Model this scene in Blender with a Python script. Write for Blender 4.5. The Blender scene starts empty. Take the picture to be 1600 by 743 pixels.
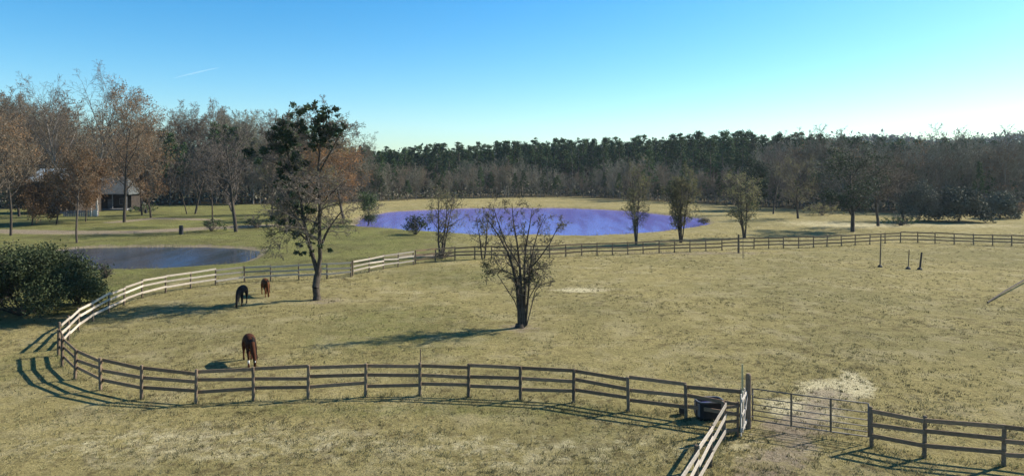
import bpy, math, random
import numpy as np
from mathutils import Vector
from mathutils.noise import noise as pnoise
R = math.radians
C = bpy.context.scene.collection
sc = bpy.context.scene

# ------------------------------------------------------------------ camera
F, H, YH = 1042.0, 10.0, 262.0
cam = bpy.data.cameras.new('camera'); cam.sensor_width = 36
cam.lens = F / 1600 * 36; cam.shift_y = -(371.5 - YH) / 1600
cam.clip_end = 12000; cam.clip_start = .5
co = bpy.data.objects.new('camera', cam); C.objects.link(co)
co.location = (0, 0, H); co.rotation_euler = (R(90), 0, 0); sc.camera = co

# ------------------------------------------------------------------ light
SUN_AZ, SUN_EL = 66.0, 36.0       # azimuth clockwise from +Y, elevation
w = bpy.data.worlds.new('World'); sc.world = w; w.use_nodes = True
nt = w.node_tree; nt.nodes.clear()
sky = nt.nodes.new('ShaderNodeTexSky'); sky.sky_type = 'NISHITA'; sky.sun_disc = False
sky.sun_elevation = R(SUN_EL); sky.sun_rotation = R(SUN_AZ)
sky.air_density = 1.0; sky.dust_density = .45; sky.ozone_density = 2.6
tint = nt.nodes.new('ShaderNodeMix'); tint.data_type = 'RGBA'; tint.blend_type = 'MULTIPLY'
tint.inputs[0].default_value = 1; tint.inputs[7].default_value = (.89, 1.02, 1.05, 1)
bg = nt.nodes.new('ShaderNodeBackground'); bg.inputs[1].default_value = .085
wo = nt.nodes.new('ShaderNodeOutputWorld')
hs = nt.nodes.new('ShaderNodeHueSaturation'); hs.inputs['Saturation'].default_value = 1.36
nt.links.new(sky.outputs[0], tint.inputs[6]); nt.links.new(tint.outputs[2], hs.inputs['Color']); nt.links.new(hs.outputs[0], bg.inputs[0])
nt.links.new(bg.outputs[0], wo.inputs[0])
sl = bpy.data.lights.new('sun', 'SUN'); sl.energy = 5.0; sl.angle = R(.5); sl.color = (1, .91, .76)
so = bpy.data.objects.new('sun', sl); C.objects.link(so)
sd = Vector((math.sin(R(SUN_AZ)) * math.cos(R(SUN_EL)), math.cos(R(SUN_AZ)) * math.cos(R(SUN_EL)), math.sin(R(SUN_EL))))
so.rotation_euler = sd.to_track_quat('Z', 'Y').to_euler(); so.location = sd * 100
sc.view_settings.view_transform = 'Standard'; sc.view_settings.look = 'None'
sc.view_settings.gamma = 1; sc.view_settings.exposure = 1.0
sc.cycles.max_bounces = 8; sc.cycles.transparent_max_bounces = 16
sc.cycles.volume_bounces = 0
sc.cycles.use_denoising = True

# ------------------------------------------------------------------ helpers
def at(px, py, z=0.0):
    "world point on the horizontal plane z that the photograph shows at px, py"
    d = F * (H - z) / (py - YH)
    return Vector(((px - 800) / F * d, d, z))
def rail_at(px, top, h=1.4):
    p = at(px, top, h); return Vector((p.x, p.y, 0))
def tag(o, label=None, cat=None, group=None, kind=None):
    if label: o['label'] = label
    if cat: o['category'] = cat
    if group: o['group'] = group
    if kind: o['kind'] = kind
    return o
def empty(name, loc, rz=0, **k):
    o = bpy.data.objects.new(name, None); C.objects.link(o)
    o.location = loc; o.rotation_euler = (0, 0, rz); o.empty_display_size = .3
    return tag(o, **k)
def link(name, me, parent=None, loc=None, **k):
    o = bpy.data.objects.new(name, me); C.objects.link(o)
    if parent: o.parent = parent
    if loc is not None: o.location = loc
    return tag(o, **k)
def mesh_np(name, V, Q, mats, mi=None, smooth=False, nper=4):
    "V (n,3), Q (m,nper)"
    me = bpy.data.meshes.new(name)
    V = np.asarray(V, dtype=np.float32); Q = np.asarray(Q, dtype=np.int32)
    me.vertices.add(len(V)); me.vertices.foreach_set('co', V.ravel())
    me.loops.add(Q.size); me.loops.foreach_set('vertex_index', Q.ravel())
    me.polygons.add(len(Q)); me.polygons.foreach_set('loop_start', np.arange(len(Q), dtype=np.int32) * nper)
    if mi is not None: me.polygons.foreach_set('material_index', np.asarray(mi, dtype=np.int32))
    if smooth: me.polygons.foreach_set('use_smooth', np.ones(len(Q), dtype=bool))
    me.update(calc_edges=True); me.validate()
    for m in mats: me.materials.append(m)
    return me
class MB:
    def __init__(s): s.v, s.f = [], []
    def poly(s, pts, faces):
        b = len(s.v); s.v += [tuple(p) for p in pts]; s.f += [tuple(b + i for i in f) for f in faces]
    def box(s, c, size, rz=0, rx=0, ry=0):
        from mathutils import Euler
        e = Euler((rx, ry, rz)).to_matrix(); c = Vector(c); P = []
        for k in (-.5, .5):
            for j in (-.5, .5):
                for i in (-.5, .5): P.append(c + e @ Vector((i * size[0], j * size[1], k * size[2])))
        s.poly(P, [(0, 2, 3, 1), (4, 5, 7, 6), (0, 1, 5, 4), (2, 6, 7, 3), (0, 4, 6, 2), (1, 3, 7, 5)])
    def beam(s, a, b, th, ht):
        "board from a to b, thickness th (horizontal), height ht"
        a, b = Vector(a), Vector(b); d = (b - a); L = d.length; d.normalize()
        sd_ = d.cross(Vector((0, 0, 1))); sd_.normalize(); up = sd_.cross(d)
        P = []
        for q in (a, b):
            for u in (-.5, .5):
                for t in (-.5, .5): P.append(q + sd_ * th * t + up * ht * u)
        s.poly(P, [(0, 1, 3, 2), (4, 6, 7, 5), (0, 4, 5, 1), (2, 3, 7, 6), (0, 2, 6, 4), (1, 5, 7, 3)])
    def tube(s, pts, rad, n=8, cap=True):
        pts = [Vector(p) for p in pts]
        if not hasattr(rad, '__len__'): rad = [rad] * len(pts)
        b = len(s.v)
        for i, p in enumerate(pts):
            t = (pts[min(i + 1, len(pts) - 1)] - pts[max(i - 1, 0)]).normalized()
            u = t.cross(Vector((0, 0, 1)) if abs(t.z) < .9 else Vector((1, 0, 0))).normalized(); v = t.cross(u)
            for k in range(n):
                a = 2 * math.pi * k / n
                s.v.append(tuple(p + (u * math.cos(a) + v * math.sin(a)) * rad[i]))
        for i in range(len(pts) - 1):
            for k in range(n):
                k2 = (k + 1) % n
                s.f.append((b + i * n + k, b + i * n + k2, b + (i + 1) * n + k2, b + (i + 1) * n + k))
        if cap:
            s.f.append(tuple(b + k for k in range(n))[::-1]); e = b + (len(pts) - 1) * n
            s.f.append(tuple(e + k for k in range(n)))
    def build(s, name, mat, parent=None, smooth=False, **k):
        me = bpy.data.meshes.new(name); me.from_pydata(s.v, [], s.f); me.update()
        import bmesh
        bm = bmesh.new(); bm.from_mesh(me); bmesh.ops.recalc_face_normals(bm, faces=bm.faces); bm.to_mesh(me); bm.free()
        if smooth: me.polygons.foreach_set('use_smooth', [True] * len(me.polygons))
        me.materials.append(mat)
        return link(name, me, parent, **k)

# ------------------------------------------------------------------ materials
def mat(name, base, rough=.9, var=.25, scale=3., dark=None, bump=0, spec=.2, transl=0, metal=0, stretch=(1, 1, 1)):
    m = bpy.data.materials.new(name); m.use_nodes = True; t = m.node_tree; N = t.nodes; L = t.links
    b = N['Principled BSDF']; b.inputs['Roughness'].default_value = rough
    b.inputs['Specular IOR Level'].default_value = spec; b.inputs['Metallic'].default_value = metal
    tc = N.new('ShaderNodeTexCoord'); mp = N.new('ShaderNodeMapping'); mp.inputs['Scale'].default_value = stretch
    no = N.new('ShaderNodeTexNoise'); no.inputs['Scale'].default_value = scale; no.inputs['Detail'].default_value = 6
    L.new(tc.outputs['Object'], mp.inputs[0]); L.new(mp.outputs[0], no.inputs['Vector'])
    oi = N.new('ShaderNodeObjectInfo')
    r = N.new('ShaderNodeValToRGB'); e = r.color_ramp.elements
    lo = dark or tuple(c * (1 - var) for c in base); hi = tuple(min(1, c * (1 + var)) for c in base)
    e[0].position = .3; e[0].color = (*lo, 1); e[1].position = .7; e[1].color = (*hi, 1)
    L.new(no.outputs[0], r.inputs[0])
    hv = N.new('ShaderNodeHueSaturation'); mr = N.new('ShaderNodeMapRange')
    mr.inputs[3].default_value = .75; mr.inputs[4].default_value = 1.25
    L.new(oi.outputs['Random'], mr.inputs[0]); L.new(mr.outputs[0], hv.inputs['Value']); L.new(r.outputs[0], hv.inputs['Color'])
    L.new(hv.outputs[0], b.inputs['Base Color'])
    if bump:
        bp = N.new('ShaderNodeBump'); bp.inputs['Strength'].default_value = bump; bp.inputs['Distance'].default_value = .05
        L.new(no.outputs[0], bp.inputs['Height']); L.new(bp.outputs[0], b.inputs['Normal'])
    if transl:
        tr = N.new('ShaderNodeBsdfTranslucent'); mx = N.new('ShaderNodeMixShader'); mx.inputs[0].default_value = transl
        L.new(hv.outputs[0], tr.inputs[0]); L.new(b.outputs[0], mx.inputs[1]); L.new(tr.outputs[0], mx.inputs[2])
        L.new(mx.outputs[0], N['Material Output'].inputs[0])
    return m
M = dict(
    wood=mat('shaded_boards', (.21, .14, .09), .85, .3, 6, bump=.3, stretch=(1, 1, 6)),  # same boards on the backlit runs, shade put into the colour
    pale=mat('sunlit_boards', (.37, .325, .27), .85, .25, 6, bump=.3, stretch=(1, 1, 6)),  # lighter copy for the runs facing the sun, sunlight put into the colour
    post=mat('weathered_post_wood', (.16, .115, .08), .9, .3, 6, bump=.3),
    bark=mat('bark', (.065, .053, .042), .95, .35, 5, bump=.5),
    barkpale=mat('pale_bark', (.19, .165, .14), .95, .35, 5),
    twig=mat('twig', (.12, .102, .085), .95, .3, 2),
    twigbrown=mat('brown_twig', (.145, .118, .084), .95, .3, 2),
    brownleaf=mat('dry_brown_leaf', (.165, .10, .052), .8, .45, 1.2, transl=.3),
    yelleaf=mat('yellow_green_leaf', (.18, .17, .082), .8, .4, 1.5, transl=.35),
    greenleaf=mat('green_leaf', (.05, .075, .028), .75, .45, 1.2, transl=.2),
    darkleaf=mat('evergreen_leaf', (.032, .05, .024), .75, .45, 1.2, transl=.12),
    pine=mat('pine_needles', (.044, .08, .026), .85, .45, .4, transl=.1),
    bushleaf=mat('dark_bush_leaf', (.055, .072, .03), .75, .5, 1.0, transl=.2),
    metal=mat('galvanised_metal', (.16, .145, .13), .65, .2, 8, spec=.3),
    white=mat('white_paint', (.55, .53, .49), .6, .06, 8),
    black=mat('black_rubber', (.02, .021, .024), .6, .3, 8),
    grey=mat('grey_plastic', (.12, .125, .14), .5, .15, 8),
)

# ------------------------------------------------------------------ ponds and terrain
WZ = -.3
def smooth_poly(pts, it=2):
    for _ in range(it):
        q = []
        for i, a in enumerate(pts):
            b = pts[(i + 1) % len(pts)]
            q += [(.75 * a[0] + .25 * b[0], .75 * a[1] + .25 * b[1]), (.25 * a[0] + .75 * b[0], .25 * a[1] + .75 * b[1])]
        pts = q
    return pts
def pond(pxs): return smooth_poly([tuple(at(x, y, WZ)[:2]) for x, y in pxs])
PONDS = [pond([(40, 398), (110, 388), (180, 387), (260, 386), (330, 387), (385, 390), (402, 398), (392, 408), (340, 414), (270, 418), (180, 422), (80, 423), (30, 412)]),
         pond([(556, 346), (572, 339), (596, 333), (650, 329), (710, 326), (800, 325), (880, 325), (930, 327), (990, 330), (1040, 336), (1085, 340), (1108, 347), (1090, 354),
               (1045, 361), (985, 366), (920, 368), (860, 368), (790, 368), (720, 365), (660, 361), (610, 357), (580, 355), (558, 351)])]
def sdist(X, Y, poly):
    P = np.array(poly); n = len(P); best = np.full(X.shape, 1e9); ins = np.zeros(X.shape, bool)
    for i in range(n):
        a, b = P[i], P[(i + 1) % n]; e = b - a
        t = np.clip(((X - a[0]) * e[0] + (Y - a[1]) * e[1]) / (e @ e), 0, 1)
        best = np.minimum(best, np.hypot(X - a[0] - t * e[0], Y - a[1] - t * e[1]))
        c = ((a[1] > Y) != (b[1] > Y)) & (X < (b[0] - a[0]) * (Y - a[1]) / (b[1] - a[1] + 1e-12) + a[0]); ins ^= c
    return np.where(ins, -best, best)
def hills(X, Y):
    g = lambda x, y, sx, sy, a: a * np.exp(-((X - x) / sx) ** 2 - ((Y - y) / sy) ** 2)
    h = g(430, 760, 130, 160, 19) + g(640, 900, 190, 180, 25) + g(900, 800, 260, 220, 22) + g(150, 900, 260, 200, 20) + g(-500, 1000, 400, 250, 12)
    h = h * (1 + .12 * np.sin(X * .021) + .08 * np.sin(X * .047 + 1)); r = np.clip((Y - 330) / 900, 0, 1)
    return h * np.clip((Y - 330) / 200, 0, 1) + r * r * 6
def height(X, Y, S=None):
    h = hills(X, Y)
    if S is None: S = [sdist(X, Y, p) for p in PONDS]
    for s in S:
        k = np.clip((2.2 - s) / 2.2, 0, 1); h = h + np.where(s > 0, -.3 * k * k * (3 - 2 * k), -.3 - np.clip(-s / 3, 0, 1) * 1.0)
    return h
def hz(x, y): return float(hills(np.array([x]), np.array([y]))[0])
def axis(parts):
    out = []
    for a, b, s in parts: out += list(np.arange(a, b, s))
    return np.array(out + [parts[-1][1]])
xs = axis([(-3500, -800, 180), (-800, -200, 25), (-200, -90, 5), (-90, 80, .8), (80, 200, 5), (200, 1200, 20), (1200, 3500, 180)])
ys = axis([(-120, 16, 8), (16, 100, .7), (100, 175, .9), (175, 360, 5), (360, 1200, 20), (1200, 7000, 250)])
GX, GY = np.meshgrid(xs, ys)
S = [sdist(GX, GY, p) for p in PONDS]
near = (GY > 55) & (GY < 185) & (np.abs(GX) < 95)
SN = np.zeros(GX.shape); SN[near] = [1.5 * pnoise(Vector((x * .13, y * .13, 9))) + .7 * pnoise(Vector((x * .5, y * .5, 2))) for x, y in zip(GX[near], GY[near])]
S = [s_ + SN for s_ in S]
Z = height(GX, GY, S)
nx, ny = len(xs), len(ys)
idx = np.arange(nx * ny).reshape(ny, nx)
Q = np.stack([idx[:-1, :-1], idx[:-1, 1:], idx[1:, 1:], idx[1:, :-1]], -1).reshape(-1, 4)

# ground masks in metres: what grows or lies where
EDGE = [(-60, 330), (120, 325), (300, 321), (420, 320), (570, 316), (700, 310), (900, 308), (960, 312), (1100, 319), (1180, 324), (1250, 328), (1350, 333), (1450, 336), (1600, 331), (1700, 330)]
EW = [at(*e) for e in EDGE]; EA = np.array([e.x / e.y for e in EW]); EYY = np.array([e.y for e in EW])
def edge_y(ratio): return np.interp(ratio, EA, EYY)
rat = GX / np.maximum(GY, 1)
forest = np.clip((GY - edge_y(rat) - 1) / 5, 0, 1) * (GY > 50)
def blob(px, py, rx, ry):
    p = at(px, py); sx = p.y / F * rx; a = at(px, py - ry); b = at(px, py + ry); sy = (a.y - b.y) / 2
    return np.exp(-(((GX - p.x) / sx) ** 2 + ((GY - p.y) / sy) ** 2) ** 1.5)
fence_line = np.array([(0, 60.), (1, 60)])
# lawn: left and behind the paddock
BK = [at(*p) for p in [(-100, 500), (95, 500), (200, 452), (340, 434), (550, 425), (650, 412), (760, 408), (900, 402)]]
bx_ = np.array([b.x for b in BK]); by_ = np.array([b.y for b in BK])
lawn = np.clip((GY - np.interp(GX, bx_, by_)) / 2.5, 0, 1) * np.clip((-GX + 6) / 22, 0, 1)
lawn = lawn * np.where(GX > -46, np.clip((138 - GY) / 14, 0, 1), 1)
farpad = np.clip((GY - np.interp(GX, bx_, by_)) / 2.5, 0, 1) * (1 - lawn)
moist = sum(np.exp(-np.clip(s, 0, 99) / 2.5) for s in S)
green = np.clip(lawn * .85 + .55 * blob(620, 510, 190, 55) + .5 * blob(700, 430, 160, 22) + .5 * blob(600, 640, 500, 13) + .45 * blob(60, 560, 90, 60) + .3 * blob(900, 690, 200, 60) + .1 * farpad, 0, 1)
pale = np.clip(1.0 * blob(1305, 608, 62, 17) + .9 * blob(1250, 640, 70, 22) + .9 * blob(1335, 590, 22, 14) + .7 * blob(905, 453, 45, 4) + .4 * blob(920, 418, 40, 3) + .35 * blob(1240, 700, 130, 30) + .4 * blob(640, 457, 70, 5) + .17 * (rat > -.23) * (rat < .36) * (GY > 118) * (S[1] > 0) * np.clip((GY - 96 - 45 * (rat < .22)) / 20, 0, 1)
                + .5 * blob(1290, 350, 90, 8) + .45 * blob(1500, 352, 160, 5) + .42 * blob(300, 690, 420, 45) + .36 * blob(900, 710, 300, 45) + .25 * blob(1250, 450, 350, 25), 0, 1)
def road_mask(pts, wd):
    m = np.full(GX.shape, 1e9)
    P = [at(*p) for p in pts]
    for a, b in zip(P[:-1], P[1:]):
        ex, ey = b.x - a.x, b.y - a.y; t = np.clip(((GX - a.x) * ex + (GY - a.y) * ey) / (ex * ex + ey * ey), 0, 1)
        m = np.minimum(m, np.hypot(GX - a.x - t * ex, GY - a.y - t * ey))
    return np.clip(1.4 - m / wd, 0, 1)
bank = sum(np.exp(-np.abs(s_ - .5) / .9) for s_ in S)
dirt = np.clip(.85 * bank + road_mask([(-200, 362), (0, 361), (100, 363), (180, 363), (240, 361), (330, 356), (430, 352)], 3.2) + road_mask([(180, 347), (240, 341), (330, 343)], 2) + .55 * road_mask([(1170, 770), (1225, 705), (1265, 655), (1300, 615)], 1.3) + .8 * blob(660, 399, 60, 3) + .55 * blob(1190, 662, 60, 14) * 0.6 + .5 * blob(1090, 395, 200, 3.5) + .5 * blob(505, 470, 45, 8) + .6 * blob(815, 512, 40, 9), 0, 1) * (1 - forest)
me = mesh_np('ground', np.stack([GX, GY, Z], -1).reshape(-1, 3), Q, [], smooth=True)
ca = me.color_attributes.new('mask', 'FLOAT_COLOR', 'POINT')
ca.data.foreach_set('color', np.stack([green, pale, dirt, forest], -1).astype(np.float32).ravel())

gm = bpy.data.materials.new('dry_pasture'); gm.use_nodes = True; t = gm.node_tree; N = t.nodes; L = t.links
b = N['Principled BSDF']; b.inputs['Roughness'].default_value = 1; b.inputs['Specular IOR Level'].default_value = .05
tc = N.new('ShaderNodeTexCoord')
def nz(scale, det=5, rough=.6, vec=None):
    n = N.new('ShaderNodeTexNoise'); n.inputs['Scale'].default_value = scale; n.inputs['Detail'].default_value = det
    n.inputs['Roughness'].default_value = rough; L.new(vec or tc.outputs['Object'], n.inputs['Vector']); return n.outputs[0]
def ramp(fac, stops):
    r = N.new('ShaderNodeValToRGB'); e = r.color_ramp.elements
    while len(e) < len(stops): e.new(.5)
    for i, (p, c) in enumerate(stops): e[i].position = p; e[i].color = (*c, 1) if len(c) == 3 else c
    L.new(fac, r.inputs[0]); return r.outputs[0]
def mix(fac, a, b_, mode='MIX'):
    m = N.new('ShaderNodeMix'); m.data_type = 'RGBA'; m.blend_type = mode
    if hasattr(fac, 'links'): L.new(fac, m.inputs[0])
    else: m.inputs[0].default_value = fac
    for s_, i in ((a, 6), (b_, 7)):
        if hasattr(s_, 'links'): L.new(s_, m.inputs[i])
        else: m.inputs[i].default_value = (*s_, 1)
    return m.outputs[2]
def mth(op, a, b_):
    m = N.new('ShaderNodeMath'); m.operation = op; m.use_clamp = True
    for s_, i in ((a, 0), (b_, 1)):
        if hasattr(s_, 'links'): L.new(s_, m.inputs[i])
        else: m.inputs[i].default_value = s_
    return m.outputs[0]
big = nz(.06, 4); mid = nz(.6, 6, .7); fine = nz(5, 8, .75); clump = nz(1.15, 7, .78)
straw = ramp(fine, [(.32, (.125, .105, .04)), (.5, (.30, .255, .105)), (.7, (.45, .395, .19))])
straw2 = ramp(mid, [(.3, (.14, .122, .05)), (.55, (.255, .213, .094)), (.75, (.36, .31, .15))])
base = mix(.5, straw, straw2)
base = mix(mth('MULTIPLY', ramp(big, [(.42, (0, 0, 0)), (.62, (1, 1, 1))]), .5), base, (.15, .14, .062))
clump2 = nz(3.6, 8, .8); area = ramp(nz(.11, 3), [(.35, (.25, .25, .25)), (.6, (1, 1, 1))])
tuft = ramp(clump, [(.50, (0, 0, 0)), (.60, (1, 1, 1))]); tuft2 = ramp(clump2, [(.52, (0, 0, 0)), (.60, (1, 1, 1))])
base = mix(mth('MULTIPLY', mth('MULTIPLY', tuft, .72), area), base, (.075, .055, .028))
base = mix(mth('MULTIPLY', tuft2, .36), base, (.085, .065, .032))
base = mix(mth('MULTIPLY', ramp(nz(.35, 5, .7), [(.5, (0, 0, 0)), (.62, (1, 1, 1))]), .35), base, (.36, .315, .19))
at_ = N.new('ShaderNodeAttribute'); at_.attribute_name = 'mask'
sp = N.new('ShaderNodeSeparateColor'); L.new(at_.outputs['Color'], sp.inputs[0])
jit = nz(1.1, 8, .75)
def thr(v, lo=.35, hi=.65):
    a = mth('ADD', v, mth('SUBTRACT', jit, .5)) if False else None
    m1 = N.new('ShaderNodeMath'); m1.operation = 'MULTIPLY_ADD'; L.new(jit, m1.inputs[0]); m1.inputs[1].default_value = 1.5; m1.inputs[2].default_value = -.75
    m2 = N.new('ShaderNodeMath'); m2.operation = 'ADD'; L.new(v, m2.inputs[0]); L.new(m1.outputs[0], m2.inputs[1])
    mr = N.new('ShaderNodeMapRange'); mr.interpolation_type = 'SMOOTHSTEP'; mr.inputs[1].default_value = lo; mr.inputs[2].default_value = hi
    L.new(m2.outputs[0], mr.inputs[0])
    return mr.outputs[0]
grn = ramp(fine, [(.3, (.045, .06, .015)), (.5, (.115, .135, .035)), (.7, (.25, .25, .085))])
grn = mix(mth('MULTIPLY', ramp(nz(.16, 7, .75), [(.40, (0, 0, 0)), (.58, (1, 1, 1))]), .8), grn, (.045, .05, .018))
base = mix(mth('MULTIPLY', thr(sp.outputs[0], .15, .95), .75), base, grn)
pl = ramp(fine, [(.3, (.24, .21, .12)), (.5, (.52, .46, .29)), (.7, (.68, .62, .42))])
base = mix(mth('MULTIPLY', thr(sp.outputs[1], .25, .75), .8), base, pl)
dr = ramp(fine, [(.3, (.12, .09, .065)), (.6, (.27, .22, .165))])
base = mix(mth('MULTIPLY', thr(sp.outputs[2], .25, .7), .85), base, dr)
base = mix(at_.outputs['Alpha'], base, ramp(mid, [(.3, (.045, .042, .022)), (.7, (.11, .09, .055))]))
L.new(base, b.inputs['Base Color'])
bp = N.new('ShaderNodeBump'); bp.inputs['Strength'].default_value = 1; bp.inputs['Distance'].default_value = .2
hh = N.new('ShaderNodeMath'); hh.operation = 'ADD'; L.new(clump, hh.inputs[0]); L.new(fine, hh.inputs[1])
L.new(hh.outputs[0], bp.inputs['Height']); L.new(bp.outputs[0], b.inputs['Normal'])
me.materials.append(gm)
link('ground', me, kind='structure')

# water
wm = bpy.data.materials.new('pond_water'); wm.use_nodes = True; t = wm.node_tree; N = t.nodes; L = t.links; N.clear()
out = N.new('ShaderNodeOutputMaterial'); gl = N.new('ShaderNodeBsdfGlossy'); gl.inputs['Roughness'].default_value = .1
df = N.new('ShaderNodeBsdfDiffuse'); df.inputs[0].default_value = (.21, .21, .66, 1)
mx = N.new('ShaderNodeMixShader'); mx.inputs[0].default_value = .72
tc = N.new('ShaderNodeTexCoord'); mp = N.new('ShaderNodeMapping'); mp.inputs['Scale'].default_value = (.5, .9, 1)
L.new(tc.outputs['Object'], mp.inputs[0])
n1 = nz(2.2, 5, .6, mp.outputs[0]); mp2 = N.new('ShaderNodeMapping'); mp2.inputs['Scale'].default_value = (1, .1, 1); mp2.inputs['Rotation'].default_value = (0, 0, .1); L.new(tc.outputs['Object'], mp2.inputs[0]); n2 = nz(.22, 4, .65, mp2.outputs[0])
st = N.new('ShaderNodeMath'); st.operation = 'MULTIPLY'; L.new(n1, st.inputs[0])
rr = N.new('ShaderNodeMapRange'); rr.inputs[1].default_value = .42; rr.inputs[2].default_value = .62; rr.inputs[3].default_value = .5; rr.inputs[4].default_value = 1.8
L.new(n2, rr.inputs[0]); L.new(rr.outputs[0], st.inputs[1])
bp = N.new('ShaderNodeBump'); bp.inputs['Strength'].default_value = .3; bp.inputs['Distance'].default_value = .1
L.new(st.outputs[0], bp.inputs['Height']); L.new(bp.outputs[0], gl.inputs['Normal'])
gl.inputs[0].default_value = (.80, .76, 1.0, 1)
L.new(df.outputs[0], mx.inputs[1]); L.new(gl.outputs[0], mx.inputs[2]); L.new(mx.outputs[0], out.inputs[0])
wm2 = wm.copy(); wm2.name = 'murky_pond_water'; wm2.node_tree.nodes[gl.name].inputs[0].default_value = (.66, .65, .88, 1); wm2.node_tree.nodes[df.name].inputs[0].default_value = (.06, .08, .09, 1)
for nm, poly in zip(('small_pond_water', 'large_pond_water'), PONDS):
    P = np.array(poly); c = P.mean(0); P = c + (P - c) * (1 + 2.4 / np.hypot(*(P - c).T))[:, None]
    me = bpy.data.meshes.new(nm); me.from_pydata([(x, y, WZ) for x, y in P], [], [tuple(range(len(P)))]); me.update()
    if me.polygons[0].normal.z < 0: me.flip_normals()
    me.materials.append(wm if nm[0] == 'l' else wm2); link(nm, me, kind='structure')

# ------------------------------------------------------------------ trees
class Tree:
    def __init__(s, seed): s.rng = random.Random(seed); s.seg = []; s.tips = []
    def branch(s, p, d, Ln, r, lvl, P):
        rng = s.rng; n = P['n'][lvl]; last = lvl == len(P['n']) - 1
        d = d.normalized(); step = Ln / n; nk = P['kids'][lvl] if not last else 0
        k0 = P['start'][lvl] if not last else 0; r1 = r * P['tap'][lvl]
        marks = sorted(k0 + (1 - k0) * (i + rng.random()) / nk for i in range(nk)) if nk else []
        mi = 0; az = rng.random() * 6.28
        for i in range(n):
            j = P['wob'][lvl]
            d = (d + Vector((rng.gauss(0, j), rng.gauss(0, j), rng.gauss(0, j) + P['up'][lvl]))).normalized()
            q = p + d * step; ra = r + (r1 - r) * i / n; rb = r + (r1 - r) * (i + 1) / n
            s.seg.append((p, q, ra, rb, lvl))
            while mi < len(marks) and marks[mi] <= (i + 1) / n:
                tt = marks[mi]; mi += 1; az += 2.4 + rng.gauss(0, .5)
                u = d.orthogonal().normalized(); v = d.cross(u)
                ang = R(P['ang'][lvl]) * (.7 + .6 * rng.random())
                cd = d * math.cos(ang) + (u * math.cos(az) + v * math.sin(az)) * math.sin(ang)
                prof = P['prof'](tt) if lvl == 0 else 1 - .55 * (tt - k0) / (1 - k0 + 1e-6)
                s.branch(p.lerp(q, tt * n - i), cd, Ln * P['len'][lvl] * prof * (.7 + .6 * rng.random()), ra * P['rr'][lvl], lvl + 1, P)
            p = q
        if last or lvl == len(P['n']) - 2: s.tips.append((p, d))
    def limb(s, pts, r0, r1, P, lvl, kids, klen, start=.3):
        "a hand-placed limb with branches of level lvl growing along it"
        pts = [Vector(p) for p in pts]; n = len(pts) - 1
        for i in range(n):
            ra, rb = r0 + (r1 - r0) * i / n, r0 + (r1 - r0) * (i + 1) / n
            s.seg.append((pts[i], pts[i + 1], ra, rb, 0))
        az = s.rng.random() * 6
        for k in range(kids):
            tt = start + (1 - start) * (k + s.rng.random()) / kids; f = min(tt * n, n - 1e-3); i = int(f)
            d = (pts[i + 1] - pts[i]).normalized(); az += 2.4 + s.rng.gauss(0, .5)
            u = d.orthogonal().normalized(); v = d.cross(u); ang = R(50 + 25 * s.rng.random())
            cd = d * math.cos(ang) + (u * math.cos(az) + v * math.sin(az)) * math.sin(ang)
            s.branch(pts[i].lerp(pts[i + 1], f - i), cd, klen * (1.1 - .5 * tt) * (.6 + .8 * s.rng.random()), (r0 + (r1 - r0) * tt) * .5, lvl, P)
def segs_mesh(segs, rmin):
    "(V, Q) for tapered prisms"
    A = np.array([s_[0][:] for s_ in segs]); B = np.array([s_[1][:] for s_ in segs])
    ra = np.maximum([s_[2] for s_ in segs], rmin); rb = np.maximum([s_[3] for s_ in segs], rmin * .7)
    D = B - A; D /= np.linalg.norm(D, axis=1)[:, None] + 1e-9
    up = np.where(np.abs(D[:, 2:3]) < .9, [[0, 0, 1.]], [[1., 0, 0]])
    U = np.cross(D, up); U /= np.linalg.norm(U, axis=1)[:, None]; W = np.cross(D, U)
    k = 5 if ra.max() > .06 else 3
    vs = []
    for E, rad in ((A, ra), (B, rb)):
        for i in range(k):
            a = 2 * math.pi * i / k; vs.append(E + (U * math.cos(a) + W * math.sin(a)) * rad[:, None])
    V = np.stack(vs, 1).reshape(-1, 3); b0 = np.arange(len(segs))[:, None] * 2 * k
    Qs = [b0 + np.array([[i, (i + 1) % k, k + (i + 1) % k, k + i]]) for i in range(k)]
    return V, np.concatenate(Qs)
def leaves(cent, size, seed, flat=0.0, sizevar=.4):
    rng = np.random.default_rng(seed); n = len(cent); C0 = np.asarray(cent)
    a = rng.normal(size=(n, 3)); a[:, 2] *= (1 - flat); a /= np.linalg.norm(a, axis=1)[:, None]
    b_ = np.cross(a, rng.normal(size=(n, 3))); b_ /= np.linalg.norm(b_, axis=1)[:, None]
    s_ = size * (1 + sizevar * rng.uniform(-1, 1, n))[:, None]
    V = np.stack([C0 - a * s_, C0 - b_ * s_ * .55, C0 + a * s_, C0 + b_ * s_ * .55], 1).reshape(-1, 3)
    return V, np.arange(n * 4).reshape(-1, 4)
def join(parts):
    "parts: list of (V,Q,matindex)"
    Vs, Qs, Ms, o = [], [], [], 0
    for V, Q_, m in parts:
        Vs.append(V); Qs.append(Q_ + o); Ms.append(np.full(len(Q_), m)); o += len(V)
    return np.concatenate(Vs), np.concatenate(Qs), np.concatenate(Ms)
def tip_leaves(tree, per, spread, size, seed, frac=1.0, keep=None):
    rng = np.random.default_rng(seed)
    T = np.array([p[:] for p, d in tree.tips if (keep is None or keep(p))])
    if len(T) == 0: return None
    if frac < 1:
        nzv = np.array([pnoise(Vector(p_ * .55 + seed)) for p_ in T]); T = T[np.argsort(-(nzv + rng.normal(0, .16, len(T))))[:max(4, int(len(T) * frac))]]
    cc = np.repeat(T, per, 0) + rng.normal(size=(len(T) * per, 3)) * spread
    return leaves(cc, size, seed + 1)
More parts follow.
